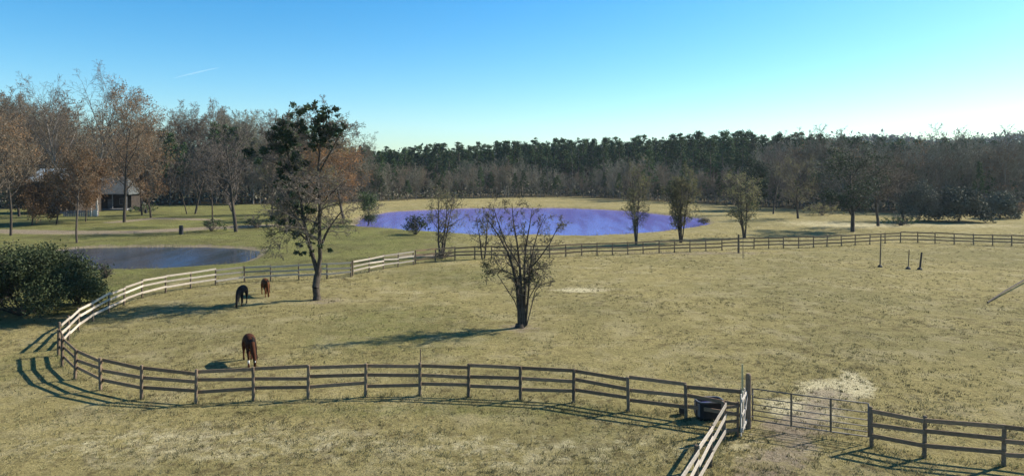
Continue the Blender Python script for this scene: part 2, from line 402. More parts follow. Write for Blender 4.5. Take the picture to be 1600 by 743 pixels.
def clump_leaves(clumps, dens, size, seed):
    "clumps: (x,y,z,r)"
    rng = np.random.default_rng(seed); out_ = []
    for x, y, z, r in clumps:
        n = int(dens * r * r); d = rng.normal(size=(n, 3)); d /= np.linalg.norm(d, axis=1)[:, None]
        rad = r * rng.random(n) ** .45 * (1 + .25 * rng.normal(size=n))
        out_.append(np.array([x, y, z]) + d * rad[:, None] * [1, 1, .85])
    return leaves(np.concatenate(out_), size, seed + 1)
BARE = dict(n=[7, 5, 4, 3, 2], kids=[15, 7, 5, 4], start=[.28, .2, .2, .15], tap=[.25, .3, .35, .5, .5], wob=[.07, .13, .17, .2, .25],
            up=[.05, .10, .06, .04, 0], ang=[48, 45, 48, 50], len=[.42, .5, .5, .5], rr=[.5, .55, .55, .6],
            prof=lambda t_: .55 + .75 * math.sin(min(1, t_) * 2.6))
UPR = dict(BARE, ang=[32, 35, 40, 45], up=[.05, .18, .12, .06, 0], start=[.15, .2, .2, .15])
def gen_bare(seed, Ht, r, P=BARE, **kw):
    t_ = Tree(seed); t_.branch(Vector((0, 0, -.1)), Vector((t_.rng.gauss(0, .05), t_.rng.gauss(0, .05), 1)), Ht * .86, r, 0, dict(P, **kw)); return t_
def gen_multi(seed, Ht, r, stems, spread=.3, P=None):
    t_ = Tree(seed); P = P or dict(UPR, kids=[9, 5, 4, 3], start=[.2, .2, .2, .15], len=[.27, .5, .5, .5], wob=[.06, .14, .2, .22, .25], ang=[52, 50, 48, 48], up=[.03, .04, .03, .02, 0])
    for i in range(stems):
        a = i * 6.28 / stems + t_.rng.random(); k = spread * (.3 + t_.rng.random())
        t_.branch(Vector((math.cos(a) * .15, math.sin(a) * .15, -.1)), Vector((math.cos(a) * k, math.sin(a) * k, 1)), Ht * (.7 + .3 * t_.rng.random()), r * (.6 + .4 * t_.rng.random()), 0, P)
    return t_
def tree_meshes(t_, name, bark, twig, rmin=.012, leafsets=(), cut=2):
    "(trunk mesh, crown mesh)"
    big_ = [s_ for s_ in t_.seg if s_[4] < cut]; small = [s_ for s_ in t_.seg if s_[4] >= cut]
    V, Q_ = segs_mesh(big_, rmin); tm = mesh_np(name + '_trunk', V, Q_, [bark], smooth=True)
    parts = []; mats = [twig]
    if small:
        V, Q_ = segs_mesh(small, rmin); parts.append((V, Q_, 0))
    for vq, m in leafsets:
        if vq is None: continue
        mats.append(m); parts.append((vq[0], vq[1], len(mats) - 1))
    V, Q_, mi = join(parts); cm = mesh_np(name + '_crown', V, Q_, mats, mi)
    return tm, cm
def place_tree(name, meshes, loc, rz, s, label, cat='tree', group=None, sz=None, tilt=0):
    r = empty(name, loc, rz, label=label, cat=cat, group=group); r.scale = (s, s, sz or s); r.rotation_euler[1] = tilt
    for nm, me_ in zip(('trunk', 'crown'), meshes):
        if me_: link(nm, me_, r)
    return r
def one_mesh(t_, name, bark, twig, rmin, leafsets=(), maxlvl=9):
    segs = [s_ for s_ in t_.seg if s_[4] <= maxlvl]
    A_ = [s_ for s_ in segs if s_[4] < 1]; B_ = [s_ for s_ in segs if s_[4] >= 1]
    parts = [(*segs_mesh(A_, rmin), 0)]
    if B_: parts.append((*segs_mesh(B_, rmin), 1))
    mats = [bark, twig]
    for vq, m in leafsets:
        if vq is None: continue
        mats.append(m); parts.append((vq[0], vq[1], len(mats) - 1))
    V, Q_, mi = join(parts); return mesh_np(name, V, Q_, mats, mi)

# --- variants
def pine_mesh(seed, detail=1.0, Ht=20.):
    rng = random.Random(seed); segs = [(Vector((0, 0, 0)), Vector((.1, 0, Ht * .5)), .22, .15, 0), (Vector((.1, 0, Ht * .5)), Vector((0, 0, Ht * .97)), .15, .03, 0)]
    cl = []
    z = Ht * (.42 + .1 * rng.random())
    while z < Ht:
        f = (z / Ht - .42) / .58; rr = 2.9 * (1 - f) ** .6 * (.75 + .5 * rng.random()) + .35
        for k in range(4):
            a = rng.random() * 6.28; q = rr * (.35 + .6 * rng.random())
            c = (math.cos(a) * q, math.sin(a) * q, z + rng.gauss(0, .3), .55 + .45 * rng.random()); cl.append(c)
            segs.append((Vector((0, 0, z - .3)), Vector(c[:3]), .05, .02, 1))
        z += Ht * .055
    cl.append((0, 0, Ht, .6))
    V1, Q1 = segs_mesh(segs, .03); V2, Q2 = clump_leaves(cl, 75 * detail, .23 / math.sqrt(detail), seed + 5)
    V, Q_, mi = join([(V1, Q1, 0), (V2, Q2, 1)])
    return mesh_np('pine_tree', V, Q_, [M['twig'], M['pine']], mi)
PINES = [pine_mesh(100 + i) for i in range(6)]
M['orangeleaf'] = mat('rust_orange_leaf', (.21, .115, .045), .8, .4, 1.2, transl=.3)
M['bushgrey'] = mat('grey_bush_leaf', (.10, .105, .07), .85, .45, 1)
M['greygreen'] = mat('grey_green_leaf', (.12, .125, .09), .85, .4, 1)
M['woodtwig'] = mat('wood_edge_twig', (.175, .165, .12), .95, .35, .3)
M['woodtwigred'] = mat('wood_edge_red_twig', (.165, .13, .09), .95, .35, .3)
M['woodgreen'] = mat('wood_edge_evergreen', (.05, .06, .03), .9, .4, .5, transl=.1)
SMALLB = []
for i in range(7):
    P = dict(BARE, kids=[15, 7, 4, 3], start=[.12, .15, .2, .15], len=[.40, .5, .5, .5])
    tr = gen_bare(200 + i, 11, .16, P if i % 2 else dict(P, ang=[32, 35, 40, 45], up=[.05, .15, .1, .05, 0]))
    SMALLB.append(one_mesh(tr, 'bare_tree', M['barkpale'], M['woodtwigred'] if i in (2,) else M['woodtwig'], .022,
                           [(tip_leaves(tr, 1, .3, .12, i, .25), M['brownleaf'])] if i % 3 == 0 else []))

rng = random.Random(5)
def copy_obj(src, loc, rz, s, sz=None):
    c = src.copy(); C.objects.link(c); c.location = loc; c.rotation_euler = (0, 0, rz); c.scale = (s, s, sz or s); return c
# top line of the wood in the photograph: pixel x -> pixel y
TOPX = [0, 250, 570, 600, 640, 700, 760, 820, 900, 960, 1010, 1060, 1100, 1150, 1200, 1240, 1270, 1330, 1400, 1500, 1600]
TOPY = [240, 226, 240, 233, 232, 228, 224, 220, 220, 220, 216, 214, 211, 209, 209, 211, 215, 216, 220, 222, 222]
src = {}
def scatter(kind, meshes, n, x0, x1, off0, off1, topf, label, group, base_h, smin=.5):
    k = 0; 
    for i in range(n):
        px = x0 + (x1 - x0) * (i + rng.random()) / n; ra = (px - 800) / F
        d = float(edge_y(np.array([ra]))[0]) + off0 + (off1 - off0) * rng.random()
        x = ra * d; z0 = hz(x, d)
        top = topf(px); ht = H + (YH - top) / F * d - z0; ht *= (.86 + .2 * rng.random())
        me_ = meshes[rng.randrange(len(meshes))]
        if me_.name not in src: o = src[me_.name] = link(kind, me_)
        else: o = src[me_.name].copy(); C.objects.link(o)
        o.name = kind
        o.location = (x, d, z0 - .1); o.rotation_euler = (0, 0, rng.random() * 6.28)
        s_ = ht / base_h; o.scale = (max(s_, smin) * (.95 + .4 * rng.random()) * (1.12 if kind == 'pine_tree' else .9),) * 2 + (s_,)
        tag(o, label=label, cat='tree', group=group)
tf = lambda px: float(np.interp(px, TOPX, TOPY))
scatter('pine_tree', PINES, 150, 565, 1130, 42, 95, tf, 'dark pine rising in the wood behind the large pond', 'pines in the wood behind the large pond', 20)
scatter('pine_tree', PINES, 95, 1130, 1560, 48, 110, tf, 'dark pine rising in the wood at the right of the pasture', 'pines in the right-hand wood', 20)
scatter('pine_tree', PINES, 24, 230, 600, 4, 34, lambda p: 196 + 18 * ((p // 37) % 3) + rng.gauss(0, 4) if p < 480 else 225, 'dark pine showing between the leafless trees behind the small pond', 'pines behind the leafless trees', 20)
scatter('bare_tree', SMALLB, 130, 570, 1190, 0, 26, lambda p: 268 + 8 * math.sin(p * .03) + rng.gauss(0, 5), 'low grey leafless tree along the edge of the wood behind the large pond', 'leafless trees at the wood edge behind the large pond', 11)
scatter('bare_tree', SMALLB, 80, 1190, 1640, 2, 34, lambda p: 244 - (p - 1190) * .035 + rng.gauss(0, 8), 'grey leafless tree along the right-hand edge of the wood', 'leafless trees at the right-hand wood edge', 11)
LX = [-40, 80, 100, 240, 275, 300, 430, 470, 560, 600]; LY = [166, 176, 194, 200, 206, 188, 188, 208, 228, 242]
BIGB = []
for i in range(5):
    tr = gen_bare(240 + i, 20, .26, dict(BARE, kids=[20, 8, 6, 4], start=[.12, .15, .2, .15], len=[.34, .5, .5, .5], **({} if i % 2 else {'ang': [34, 38, 42, 45]})))
    BIGB.append(one_mesh(tr, 'bare_tree', M['bark'], M['twigbrown'] if i < 3 else M['woodtwig'], .026, [(tip_leaves(tr, 1, .3, .14, i, .16), M['brownleaf'])] if i < 3 else []))
scatter('bare_tree', BIGB, 62, -40, 580, 8, 50, lambda p: float(np.interp(p, LX, LY)) + rng.gauss(0, 6), 'brown leafless tree in the wood behind the farm buildings and small pond', 'leafless trees in the left-hand wood', 20)
scatter('bare_tree', SMALLB, 60, -40, 580, 2, 30, lambda p: 258 + rng.gauss(0, 12), 'low brown leafless tree at the foot of the wood behind the farm buildings', 'low leafless trees in the left-hand wood', 11)

scatter('young_pine', [m_.copy() for m_ in PINES[:3]], 34, 575, 1200, -2, 14, lambda p: 270 + rng.gauss(0, 11), 'small dark evergreen standing among the grey trees at the wood edge', 'small evergreens at the wood edge', 20)
scatter('young_pine', [m_.copy() for m_ in PINES[:3]], 14, 1200, 1600, 0, 20, lambda p: 262 + rng.gauss(0, 14), 'small dark evergreen standing among the leafless trees of the right-hand wood', 'small evergreens in the right-hand wood', 20)
# undergrowth and the wooded hills far away
def under():
    r_ = np.random.default_rng(3); n = 34000
    px = r_.uniform(-60, 1680, n); ra = (px - 800) / F; off = r_.uniform(2, 75, n); d = edge_y(ra) + off
    hgt = np.minimum(r_.gamma(2.2, .8, n), 4) + .2
    V, Q_ = leaves(np.stack([ra * d, d, hgt], -1), .38, 4)
    me_ = mesh_np('undergrowth', V, Q_, [M['woodgreen'], M['woodtwig'], M['twigbrown']], r_.choice(3, n, p=[.5, .35, .15]))
    link('undergrowth', me_, kind='stuff', label='dark tangled undergrowth filling the foot of the wood', cat='undergrowth')
under()
M['farbrown'] = mat('far_leafless_crowns', (.075, .066, .055), .95, .3, .05)
def farwood():
    r_ = np.random.default_rng(8); n = 9000
    px = r_.uniform(-100, 1750, n); ra = (px - 800) / F; d = 300 + 700 * r_.random(n) ** .8
    d = np.maximum(d, edge_y(ra) + 95)
    X, Y = ra * d, d; Z0 = hills(X, Y); hh = 10 + 4 * r_.random(n); m = 16
    cz = r_.random((n, m)); rad = 2.9 * np.sqrt(np.clip(1.05 - cz, 0, 1)) * np.sqrt(r_.random((n, m))) + .2; aa = r_.random((n, m)) * 6.283
    cc = np.stack([X[:, None] + np.cos(aa) * rad, Y[:, None] + np.sin(aa) * rad, Z0[:, None] + hh[:, None] * (.35 + .68 * cz)], -1)
    V, Q_ = leaves(cc.reshape(-1, 3), 1.5, 9)
    nc = 90000; pc = r_.uniform(-100, 1750, nc); rc = (pc - 800) / F; dc = np.maximum(280 + 800 * r_.random(nc), edge_y(rc) + 90)
    ck = np.array([pnoise(Vector((a_ * b_ * .03, b_ * .03, 0))) for a_, b_ in zip(rc, dc)])
    Vc, Qc = leaves(np.stack([rc * dc, dc, hills(rc * dc, dc) + 9 + 6 * ck + r_.gamma(2, 1.3, nc)], -1), 1.9, 19)
    link('distant_canopy', mesh_np('distant_canopy', Vc, Qc, [M['pine'], M['farbrown']], (ck + r_.normal(0, .2, nc) > .05).astype(int)), kind='stuff', label='closed canopy of distant woodland on the low hills', cat='forest')
    kinds = (r_.random(n) + (pnz := 0)) < .5
    me_ = mesh_np('far_forest', V, Q_, [M['pine'], M['farbrown']], np.repeat(kinds.astype(int), m))
    link('far_forest', me_, kind='stuff', label='distant mixed forest covering the low hills', cat='forest')
farwood()

# --- the mistletoe tree by the horses
def px_local(base, pts, jit_=0, rg=random.Random(1)):
    b0 = at(*base); s_ = F / b0.y
    return [Vector(((x - base[0]) / s_, (rg.gauss(0, jit_) if i > 1 else 0), (base[1] - y) / s_)) for i, (x, y) in enumerate(pts)]
def hero_mistletoe():
    base = (495, 468); t_ = Tree(41)
    P = dict(BARE, n=[5, 5, 5, 4, 3], kids=[6, 6, 5, 4], start=[.3, .15, .15, .1], up=[0, .02, .0, -.01, -.03], ang=[50, 45, 48, 50], len=[.5, .52, .5, .5], wob=[.1, .15, .2, .22, .25])
    L_ = lambda pts: px_local(base, pts, .35)
    t_.seg.append((Vector((0, 0, -.2)), Vector((-.02, 0, .25)), .42, .30, 0))
    t_.limb(L_([(495, 466), (493, 450), (493, 432), (495, 420)]), .30, .26, P, 1, 0, 1)
    t_.limb(L_([(495, 424), (489, 402), (484, 385), (480, 362), (476, 340), (470, 312), (464, 285), (456, 258), (448, 230), (443, 205), (440, 180)]), .18, .04, P, 1, 26, 3.2, .22)
    t_.limb(L_([(496, 424), (500, 402), (501, 375), (499, 345), (500, 315), (499, 285), (497, 255), (500, 225), (505, 195), (510, 175)]), .18, .04, P, 1, 26, 3.2, .2)
    t_.limb(L_([(501, 385), (508, 368), (517, 352), (524, 340), (533, 330)]), .12, .03, P, 1, 9, 2.4, .3)
    t_.limb(L_([(483, 378), (470, 366), (452, 360), (435, 362), (420, 372)]), .09, .02, P, 1, 12, 1.9, .2)
    t_.limb(L_([(476, 340), (462, 325), (445, 318), (430, 325)]), .09, .02, P, 1, 12, 1.9, .2)
    t_.limb(L_([(462, 278), (440, 258), (415, 248), (392, 243)]), .10, .03, P, 1, 10, 1.8, .3)
    t_.limb(L_([(499, 270), (515, 240), (530, 212), (540, 195)]), .09, .02, P, 1, 10, 1.9, .3)
    t_.limb(L_([(500, 320), (520, 300), (535, 285)]), .08, .02, P, 1, 8, 1.8, .3)
    t_.limb(L_([(500, 240), (490, 205), (483, 175)]), .08, .02, P, 1, 8, 1.3, .3)
    s_ = F / at(*base).y; rg = random.Random(2); cl = []
    for x, y, r in [(440, 178, 9), (443, 192, 9), (436, 205, 11), (425, 214, 10), (414, 208, 6), (449, 212, 12), (431, 228, 12), (446, 234, 12), (420, 236, 9), (460, 225, 9), (394, 240, 10), (386, 236, 5), (466, 243, 8), (455, 250, 8),
                    (485, 168, 8), (486, 180, 8), (489, 190, 8), (471, 193, 8), (478, 202, 8), (497, 203, 10), (506, 199, 8), (517, 194, 8), (526, 202, 9), (516, 210, 8), (531, 212, 6), (474, 212, 5), (463, 197, 5), (508, 218, 7), (438, 268, 7), (462, 262, 9), (478, 256, 8), (447, 262, 8), (426, 252, 7), (500, 186, 8), (512, 206, 9), (494, 212, 7), (486, 158, 5), (536, 205, 6), (456, 292, 5), (444, 312, 5), (462, 322, 5), (436, 338, 5), (470, 345, 5)]:
        cl.append(((x - 495) / s_, rg.gauss(0, .8), (468 - y) / s_, r * .88 / s_))
    for i in range(130):
        if i % 5 < 3: y = rg.uniform(195, 400); x = 443 + (y - 195) * .17 + rg.gauss(0, 16)
        else: y = rg.uniform(165, 235); x = rg.gauss(506, 17)
        cl.append(((x - 495) / s_, rg.gauss(0, .7), (468 - y) / s_, rg.uniform(2.2, 5.5) / s_))
    tips = tip_leaves(t_, 1, .2, .05, 7, .15)
    low = tip_leaves(t_, 2, .2, .045, 12, .3, keep=lambda p: p.z < 6.2)
    ms = tree_meshes(t_, 'mistletoe_tree', M['bark'], M['twig'], .011, [(low, M['greenleaf']), (tips, M['yelleaf'])], cut=1)
    r = place_tree('mistletoe_tree', ms, at(*base), 0, 1, 'tall forked tree full of dark evergreen clumps beside the two distant horses')
    V, Q_ = clump_leaves(cl, 1300, .1, 11)
    link('mistletoe', mesh_np('mistletoe', V, Q_, [M['darkleaf']]), r)
hero_mistletoe()
def hero_bare():
    base = (815, 511); t_ = Tree(77)
    P = dict(UPR, n=[5, 5, 5, 4, 3], kids=[6, 5, 4, 4], start=[.3, .2, .2, .1], up=[0, .12, .06, .03, 0], ang=[38, 38, 42, 45], len=[.5, .5, .5, .5], wob=[.1, .12, .16, .2, .22])
    L_ = lambda pts: px_local(base, pts, .3)
    t_.seg.append((Vector((-.1, 0, -.15)), Vector((-.1, 0, .25)), .42, .26, 0))
    lim = [([(812, 510), (811, 480), (808, 450), (802, 420), (794, 395), (780, 370), (768, 350), (755, 335)], .2, 12),
           ([(815, 510), (816, 478), (814, 445), (812, 415), (808, 380), (802, 345), (800, 318)], .19, 14),
           ([(818, 510), (819, 480), (820, 450), (819, 418), (822, 385), (828, 350), (832, 325)], .17, 14),
           ([(821, 509), (824, 478), (826, 450), (828, 420), (834, 388), (842, 360), (852, 335)], .11, 12),
           ([(828, 420), (845, 400), (858, 380), (870, 358), (880, 350)], .07, 9),
           ([(823, 508), (830, 480), (836, 455), (845, 445), (858, 440)], .05, 7),
           ([(804, 430), (792, 424), (776, 420), (760, 424)], .06, 9),
           ([(812, 415), (790, 380), (776, 340), (770, 318)], .08, 9),
           ([(820, 440), (830, 425), (842, 418), (852, 425)], .05, 7)]
    for pts, r0, k in lim: t_.limb(L_(pts), r0 * .72, .018, P, 1, int(k * 1.25), 1.15, .25)
    for i in range(5):
        x = 800 + 30 * t_.rng.random(); t_.limb(L_([(814 + i % 5, 510), (x, 470), (x + t_.rng.gauss(0, 14), 430), (x + t_.rng.gauss(0, 22), 390)]), .04, .012, P, 2, 6, .9, .3)
    lv = tip_leaves(t_, 2, .14, .045, 5, .15, keep=lambda p: p.z < 4.6)
    hi = tip_leaves(t_, 1, .1, .04, 6, .15)
    s_ = F / at(*base).y
    cl = [((x - 815) / s_, t_.rng.gauss(0, .4), (511 - y) / s_, r / s_) for x, y, r in [(762, 422, 9), (772, 430, 8), (756, 432, 7), (786, 424, 8), (778, 416, 6), (836, 436, 7), (842, 446, 6), (850, 424, 5), (800, 430, 6), (793, 434, 6), (826, 402, 5)]]
    ms = tree_meshes(t_, 'leafless_tree', M['bark'], M['twig'], .010, [(lv, M['greenleaf']), (hi, M['yelleaf']), (clump_leaves(cl, 260, .05, 3), M['greenleaf'])], cut=1)
    place_tree('leafless_tree', ms, at(*base), 0, 1, 'leafless many-stemmed tree with sparse green leaves alone in mid pasture')
hero_bare()

# --- trees standing free round the ponds
def height_for(px, base, top): return (base - top) / (F / at(px, base).y)
def multi(px, base, top, stems, seed, leafmat, frac, label, wide=1, spread=.16, lsize=.07, per=2):
    ht = height_for(px, base, top); t_ = gen_multi(seed, ht, .1 + ht * .008, stems, spread)
    ms = tree_meshes(t_, 'slender_tree', M['bark'], M['twig'], .017, [(tip_leaves(t_, per, .2, lsize, seed, frac), leafmat), (tip_leaves(t_, 1, .2, lsize, seed + 9, .12), M['greenleaf'])])
    return place_tree('slender_tree', ms, at(px, base), seed, wide, label, sz=1)
multi(690, 400, 300, 3, 301, M['yelleaf'], .5, 'thin multi-stemmed tree between the dark round bush on the shore and the back fence', 1)
multi(755, 404, 318, 2, 308, M['yelleaf'], .3, 'sparse thin sapling right behind the back fence, left of the leafless pasture tree', .8)
multi(994, 381, 262, 5, 302, M['yelleaf'], .4, 'slender green-tinged tree with narrow crown in front of the large pond', .62, .10, .1, 2)
multi(1064, 379, 266, 7, 303, M['yelleaf'], .5, 'bushiest of the slender trees in front of the large pond, at its right end', .66, .15, .1, 3)
multi(1163, 371, 280, 5, 304, M['yelleaf'], .55, 'small yellowish tree with several bare stems just right of the large pond', .85, .2, .1)
BIG = dict(BARE, kids=[15, 8, 6, 4], len=[.36, .5, .5, .5])
def free(name, px, base, top, seed, label, P=BARE, r=.2, leafsets=None, wide=1, bark='bark', twig='twig', rmin=.02, tilt=0, **kw):
    ht = height_for(px, base, top) * (.88 if P.get('kids') == BIG['kids'] else 1); t_ = gen_bare(seed, ht, r, P, **kw)
    ls = leafsets(t_) if leafsets else []
    ms = tree_meshes(t_, name, M[bark], M[twig], rmin, ls)
    return place_tree(name, ms, at(px, base), seed * 1.7, wide, label, sz=1, tilt=tilt)
brown = lambda fr, sz=.12, per=2: (lambda t_: [(tip_leaves(t_, per, .4, sz, 3, fr), M['brownleaf'])])
free('leafless_tree', 1208, 334, 238, 401, 'tall thin leafless tree on the far lawn in front of the dark wood', P=UPR)
free('leafless_tree', 1247, 341, 262, 402, 'small round leafless tree casting a shadow on the far pasture', wide=1.2, leafsets=lambda t_: [(tip_leaves(t_, 2, .3, .09, 3, .5), M['yelleaf'])], start=[.22, .2, .2, .15])
free('leafless_tree', 1372, 353, 262, 403, 'pinkish leafless tree next to the dark leafy tree beyond the back fence', wide=1.3, twig='twigbrown', start=[.3, .2, .2, .15])
free('leafless_tree', 1412, 345, 262, 404, 'broad pinkish leafless tree behind the round grey shrub', wide=1.3, twig='twigbrown', start=[.2, .2, .2, .15])
free('evergreen_oak', 1332, 362, 240, 455, 'dark leafy tree with a short trunk just beyond the back fence', r=.3, wide=1.15, start=[.22, .2, .2, .15], up=[.05, .03, .02, .0, 0],
     leafsets=lambda t_: [(tip_leaves(t_, 6, .35, .11, 3, .5), M['darkleaf']), (tip_leaves(t_, 2, .3, .11, 5, .3), M['greenleaf'])])
free('leafless_tree', 1182, 328, 262, 406, 'short dark tree at the edge of the wood right of the yellowish tree', leafsets=lambda t_: [(tip_leaves(t_, 5, .4, .16, 3, .8), M['darkleaf'])], start=[.12, .2, .2, .15])
# left: big trees round the buildings
BIG = dict(BARE, kids=[15, 8, 6, 4], len=[.36, .5, .5, .5])
free('brown_leaved_tree', 17, 368, 170, 501, 'leaning tree with brown leaves at the left edge beside the dirt track', P=BIG, r=.22, leafsets=brown(.35), twig='twigbrown', wide=.9, tilt=.06, start=[.4, .2, .2, .15])
free('brown_leaved_tree', 120, 379, 215, 502, 'slim dark-trunked tree with rusty leaves in front of the barn', P=BIG, r=.2, leafsets=brown(.6), twig='twigbrown', wide=.75, tilt=-.07, start=[.45, .2, .2, .15])
free('brown_leaved_tree', 194, 347, 132, 503, 'large tree with rust-brown crown in front of the grey-roofed house', P=BIG, r=.34, leafsets=brown(.7, .14), twig='twigbrown', wide=.8, start=[.3, .2, .2, .15])
free('leafless_tree', 152, 337, 104, 504, 'tallest leafless tree, pale and bare, rising behind the barn', P=dict(BIG, ang=[34, 40, 45, 50]), r=.38, bark='barkpale', wide=.85, start=[.3, .2, .2, .15])
free('leafless_tree', 104, 337, 128, 505, 'tall bare tree behind the left end of the barn', P=dict(BIG, ang=[34, 40, 45, 50]), r=.34, bark='barkpale', wide=.8, start=[.3, .2, .2, .15])
free('leafless_tree', 222, 336, 140, 512, 'tall bare tree with brown twigs just right of the grey-roofed house', P=BIG, r=.3, twig='twigbrown', leafsets=brown(.3), wide=.7, start=[.25, .2, .2, .15])
free('leafless_tree', 30, 338, 148, 506, 'tall grey leafless tree behind the leaning tree at the left edge', P=BIG, r=.3, twig='twig', wide=.85, start=[.25, .2, .2, .15])
free('leafless_tree', 66, 336, 175, 507, 'brown leafless tree between the left edge and the barn roof', P=BIG, r=.3, twig='twigbrown', leafsets=brown(.4), wide=.9, start=[.2, .2, .2, .15])
free('leafless_tree', -12, 345, 165, 508, 'leafless tree cut by the left border of the view', P=BIG, r=.3, twig='twigbrown', leafsets=brown(.4), wide=.9, start=[.2, .2, .2, .15])
free('leafless_tree', 369, 362, 186, 509, 'broad leafless oak with a thick dark trunk behind the small pond', P=BIG, r=.32, wide=1.0, start=[.22, .2, .2, .15], len=[.42, .5, .5, .5])
free('leafless_tree', 333, 352, 205, 510, 'slim dark-trunked leafless tree left of the thick-trunked oak', P=BIG, r=.18, wide=.75, start=[.35, .2, .2, .15])
free('leafless_tree', 305, 334, 190, 511, 'leafless tree with a purplish crown behind the slim dark trunk', P=BIG, r=.25, wide=.9, start=[.2, .2, .2, .15])
free('leafless_tree', 425, 336, 180, 513, 'tall grey leafless tree behind the mistletoe tree', P=BIG, r=.28, wide=.8, start=[.25, .2, .2, .15])
free('leafless_tree', 460, 334, 200, 514, 'brownish leafless tree seen between the stems of the forked tree', P=BIG, r=.25, twig='twigbrown', wide=.9, start=[.2, .2, .2, .15])
free('brown_leaved_tree', 537, 341, 236, 515, 'orange-brown leaved tree at the left end of the large pond', r=.25, twig='twigbrown', leafsets=lambda t_: [(tip_leaves(t_, 4, .4, .12, 3, .85), M['orangeleaf'])], wide=1.15, start=[.15, .2, .2, .15])
free('brown_leaved_tree', 500, 334, 250, 516, 'orange-brown leaved tree behind the forked tree', r=.22, twig='twigbrown', leafsets=brown(.4, .12, 2), wide=1.1, start=[.15, .2, .2, .15])
free('leafless_tree', 292, 334, 250, 517, 'small bare tree on the lawn beyond the dark stump', r=.14, wide=.9)
free('leafless_tree', 575, 352, 310, 518, 'small scrubby bare tree at the left shore of the large pond', r=.1, wide=1.2, start=[.05, .2, .2, .15], leafsets=lambda t_: [(tip_leaves(t_, 3, .3, .08, 3, .8), M['greenleaf'])])
free('leafless_tree', 452, 352, 300, 519, 'dark scrubby tree behind the lowest branches of the forked tree', r=.14, wide=1., leafsets=lambda t_: [(tip_leaves(t_, 5, .3, .1, 3, .8), M['darkleaf'])])

free('brown_leaved_tree', 88, 350, 282, 520, 'low rusty-leaved tree directly in front of the barn door', r=.13, twig='twigbrown', leafsets=brown(.95, .12, 4), wide=1.1, start=[.12, .2, .2, .15])
free('brown_leaved_tree', 134, 346, 262, 521, 'orange-leaved small tree filling the gap between barn and house', r=.13, twig='twigbrown', leafsets=brown(.95, .12, 5), wide=.9, start=[.2, .2, .2, .15])
free('brown_leaved_tree', 50, 352, 288, 522, 'small rusty tree in front of the left end of the barn', r=.13, twig='twigbrown', leafsets=brown(.9, .12, 4), wide=1.1, start=[.12, .2, .2, .15])
free('brown_leaved_tree', 236, 340, 225, 523, 'brown-leaved tree right of the house, half its height in dry leaves', r=.2, twig='twigbrown', leafsets=brown(.7, .12, 3), wide=1., start=[.15, .2, .2, .15])
# --- bushes
def bush(name, px, base, wpx, hpx, seed, leafm, label, dens=260, size=.12, depth=1., cat='bush', twig='twig'):
    b0 = at(px, base); s_ = F / b0.y; w_, h_ = wpx / s_, hpx / s_; rg = random.Random(seed); cl = []
    n = max(14, int(w_ * h_ * 2.2))
    for i in range(n):
        u = rg.uniform(-1, 1); v = rg.uniform(-1, 1); zmax = math.sqrt(max(0.05, 1 - .75 * u * u - .5 * v * v))
        z = h_ * zmax * (.25 + .68 * math.sqrt(rg.random())); cl.append((u * w_ / 2 * .85, v * w_ * .35 * depth, z * .9, h_ * (.13 + .1 * rg.random())))
    t_ = Tree(seed)
    for i in range(16):
        c = cl[rg.randrange(n)]; t_.branch(Vector((0, 0, -.1)), Vector((c[0] * .6, c[1] * .6, c[2])), math.hypot(c[0], c[2]) * 1.05 + .3, .05, 2, dict(BARE, n=[5, 5, 5, 3, 2], kids=[9, 7, 6, 4]))
    ls = [(clump_leaves(cl, dens / (h_ * h_ * .05 + .15), size, seed), M[leafm])]
    ms = tree_meshes(t_, name, M['bark'], M[twig], .012, ls, cut=3)
    r = empty(name, b0, 0, label=label, cat=cat); link('stems', ms[0], r); link('foliage', ms[1], r); return r
bush('bush', 40, 492, 215, 122, 601, 'bushleaf', 'huge dark green bush beside the curve of the paddock fence', 620, .085, .9)
bush('bush', 120, 474, 70, 72, 602, 'bushleaf', 'smaller dark green bush pressed against the right side of the huge one', 260, .1, 1)
bush('sapling', 165, 434, 20, 24, 603, 'greenleaf', 'small bright green sapling on the bank of the small pond', 60, .06, 1, cat='sapling')
bush('bush', 650, 366, 46, 36, 604, 'darkleaf', 'dark round bush standing at the near shore of the large pond', 60, .13)
bush('bush', 1498, 346, 74, 60, 605, 'bushgrey', 'wide dark bush at the edge of the wood on the right', 260, .2)
bush('bush', 1562, 341, 46, 46, 606, 'bushgrey', 'smaller olive bush right of the wide dark bush', 200, .18)
bush('bush', 1435, 346, 50, 72, 607, 'greygreen', 'round grey-green shrub next to the pinkish leafless trees', 160, .13)
bush('bush', 330, 361, 42, 22, 608, 'greenleaf', 'low dark shrub under the slim dark-trunked tree', 50, .13)
bush('bush', 402, 356, 40, 20, 609, 'darkleaf', 'low dark thicket right of the thick-trunked oak', 60, .13)
bush('bush', 228, 331, 50, 14, 610, 'greenleaf', 'low hedge-like shrub right of the grey-roofed house', 60, .15)
bush('bush', 1285, 336, 60, 22, 611, 'yelleaf', 'low yellowish brush at the foot of the wood right of the small round tree', 30, .15)
bush('bush', 1408, 352, 60, 16, 612, 'greenleaf', 'low green brush under the pinkish leafless trees', 40, .15)
bush('bush', 1100, 349, 22, 9, 613, 'darkleaf', 'dark low reeds at the right tip of the large pond', 40, .14)
bush('bush', 690, 403, 50, 12, 614, 'twigbrown', 'low brown brush pile on the back fence line', 30, .12)
bush('bush', 1590, 340, 30, 30, 615, 'brownleaf', 'reddish brown scrub at the right border by the wood', 30, .15)

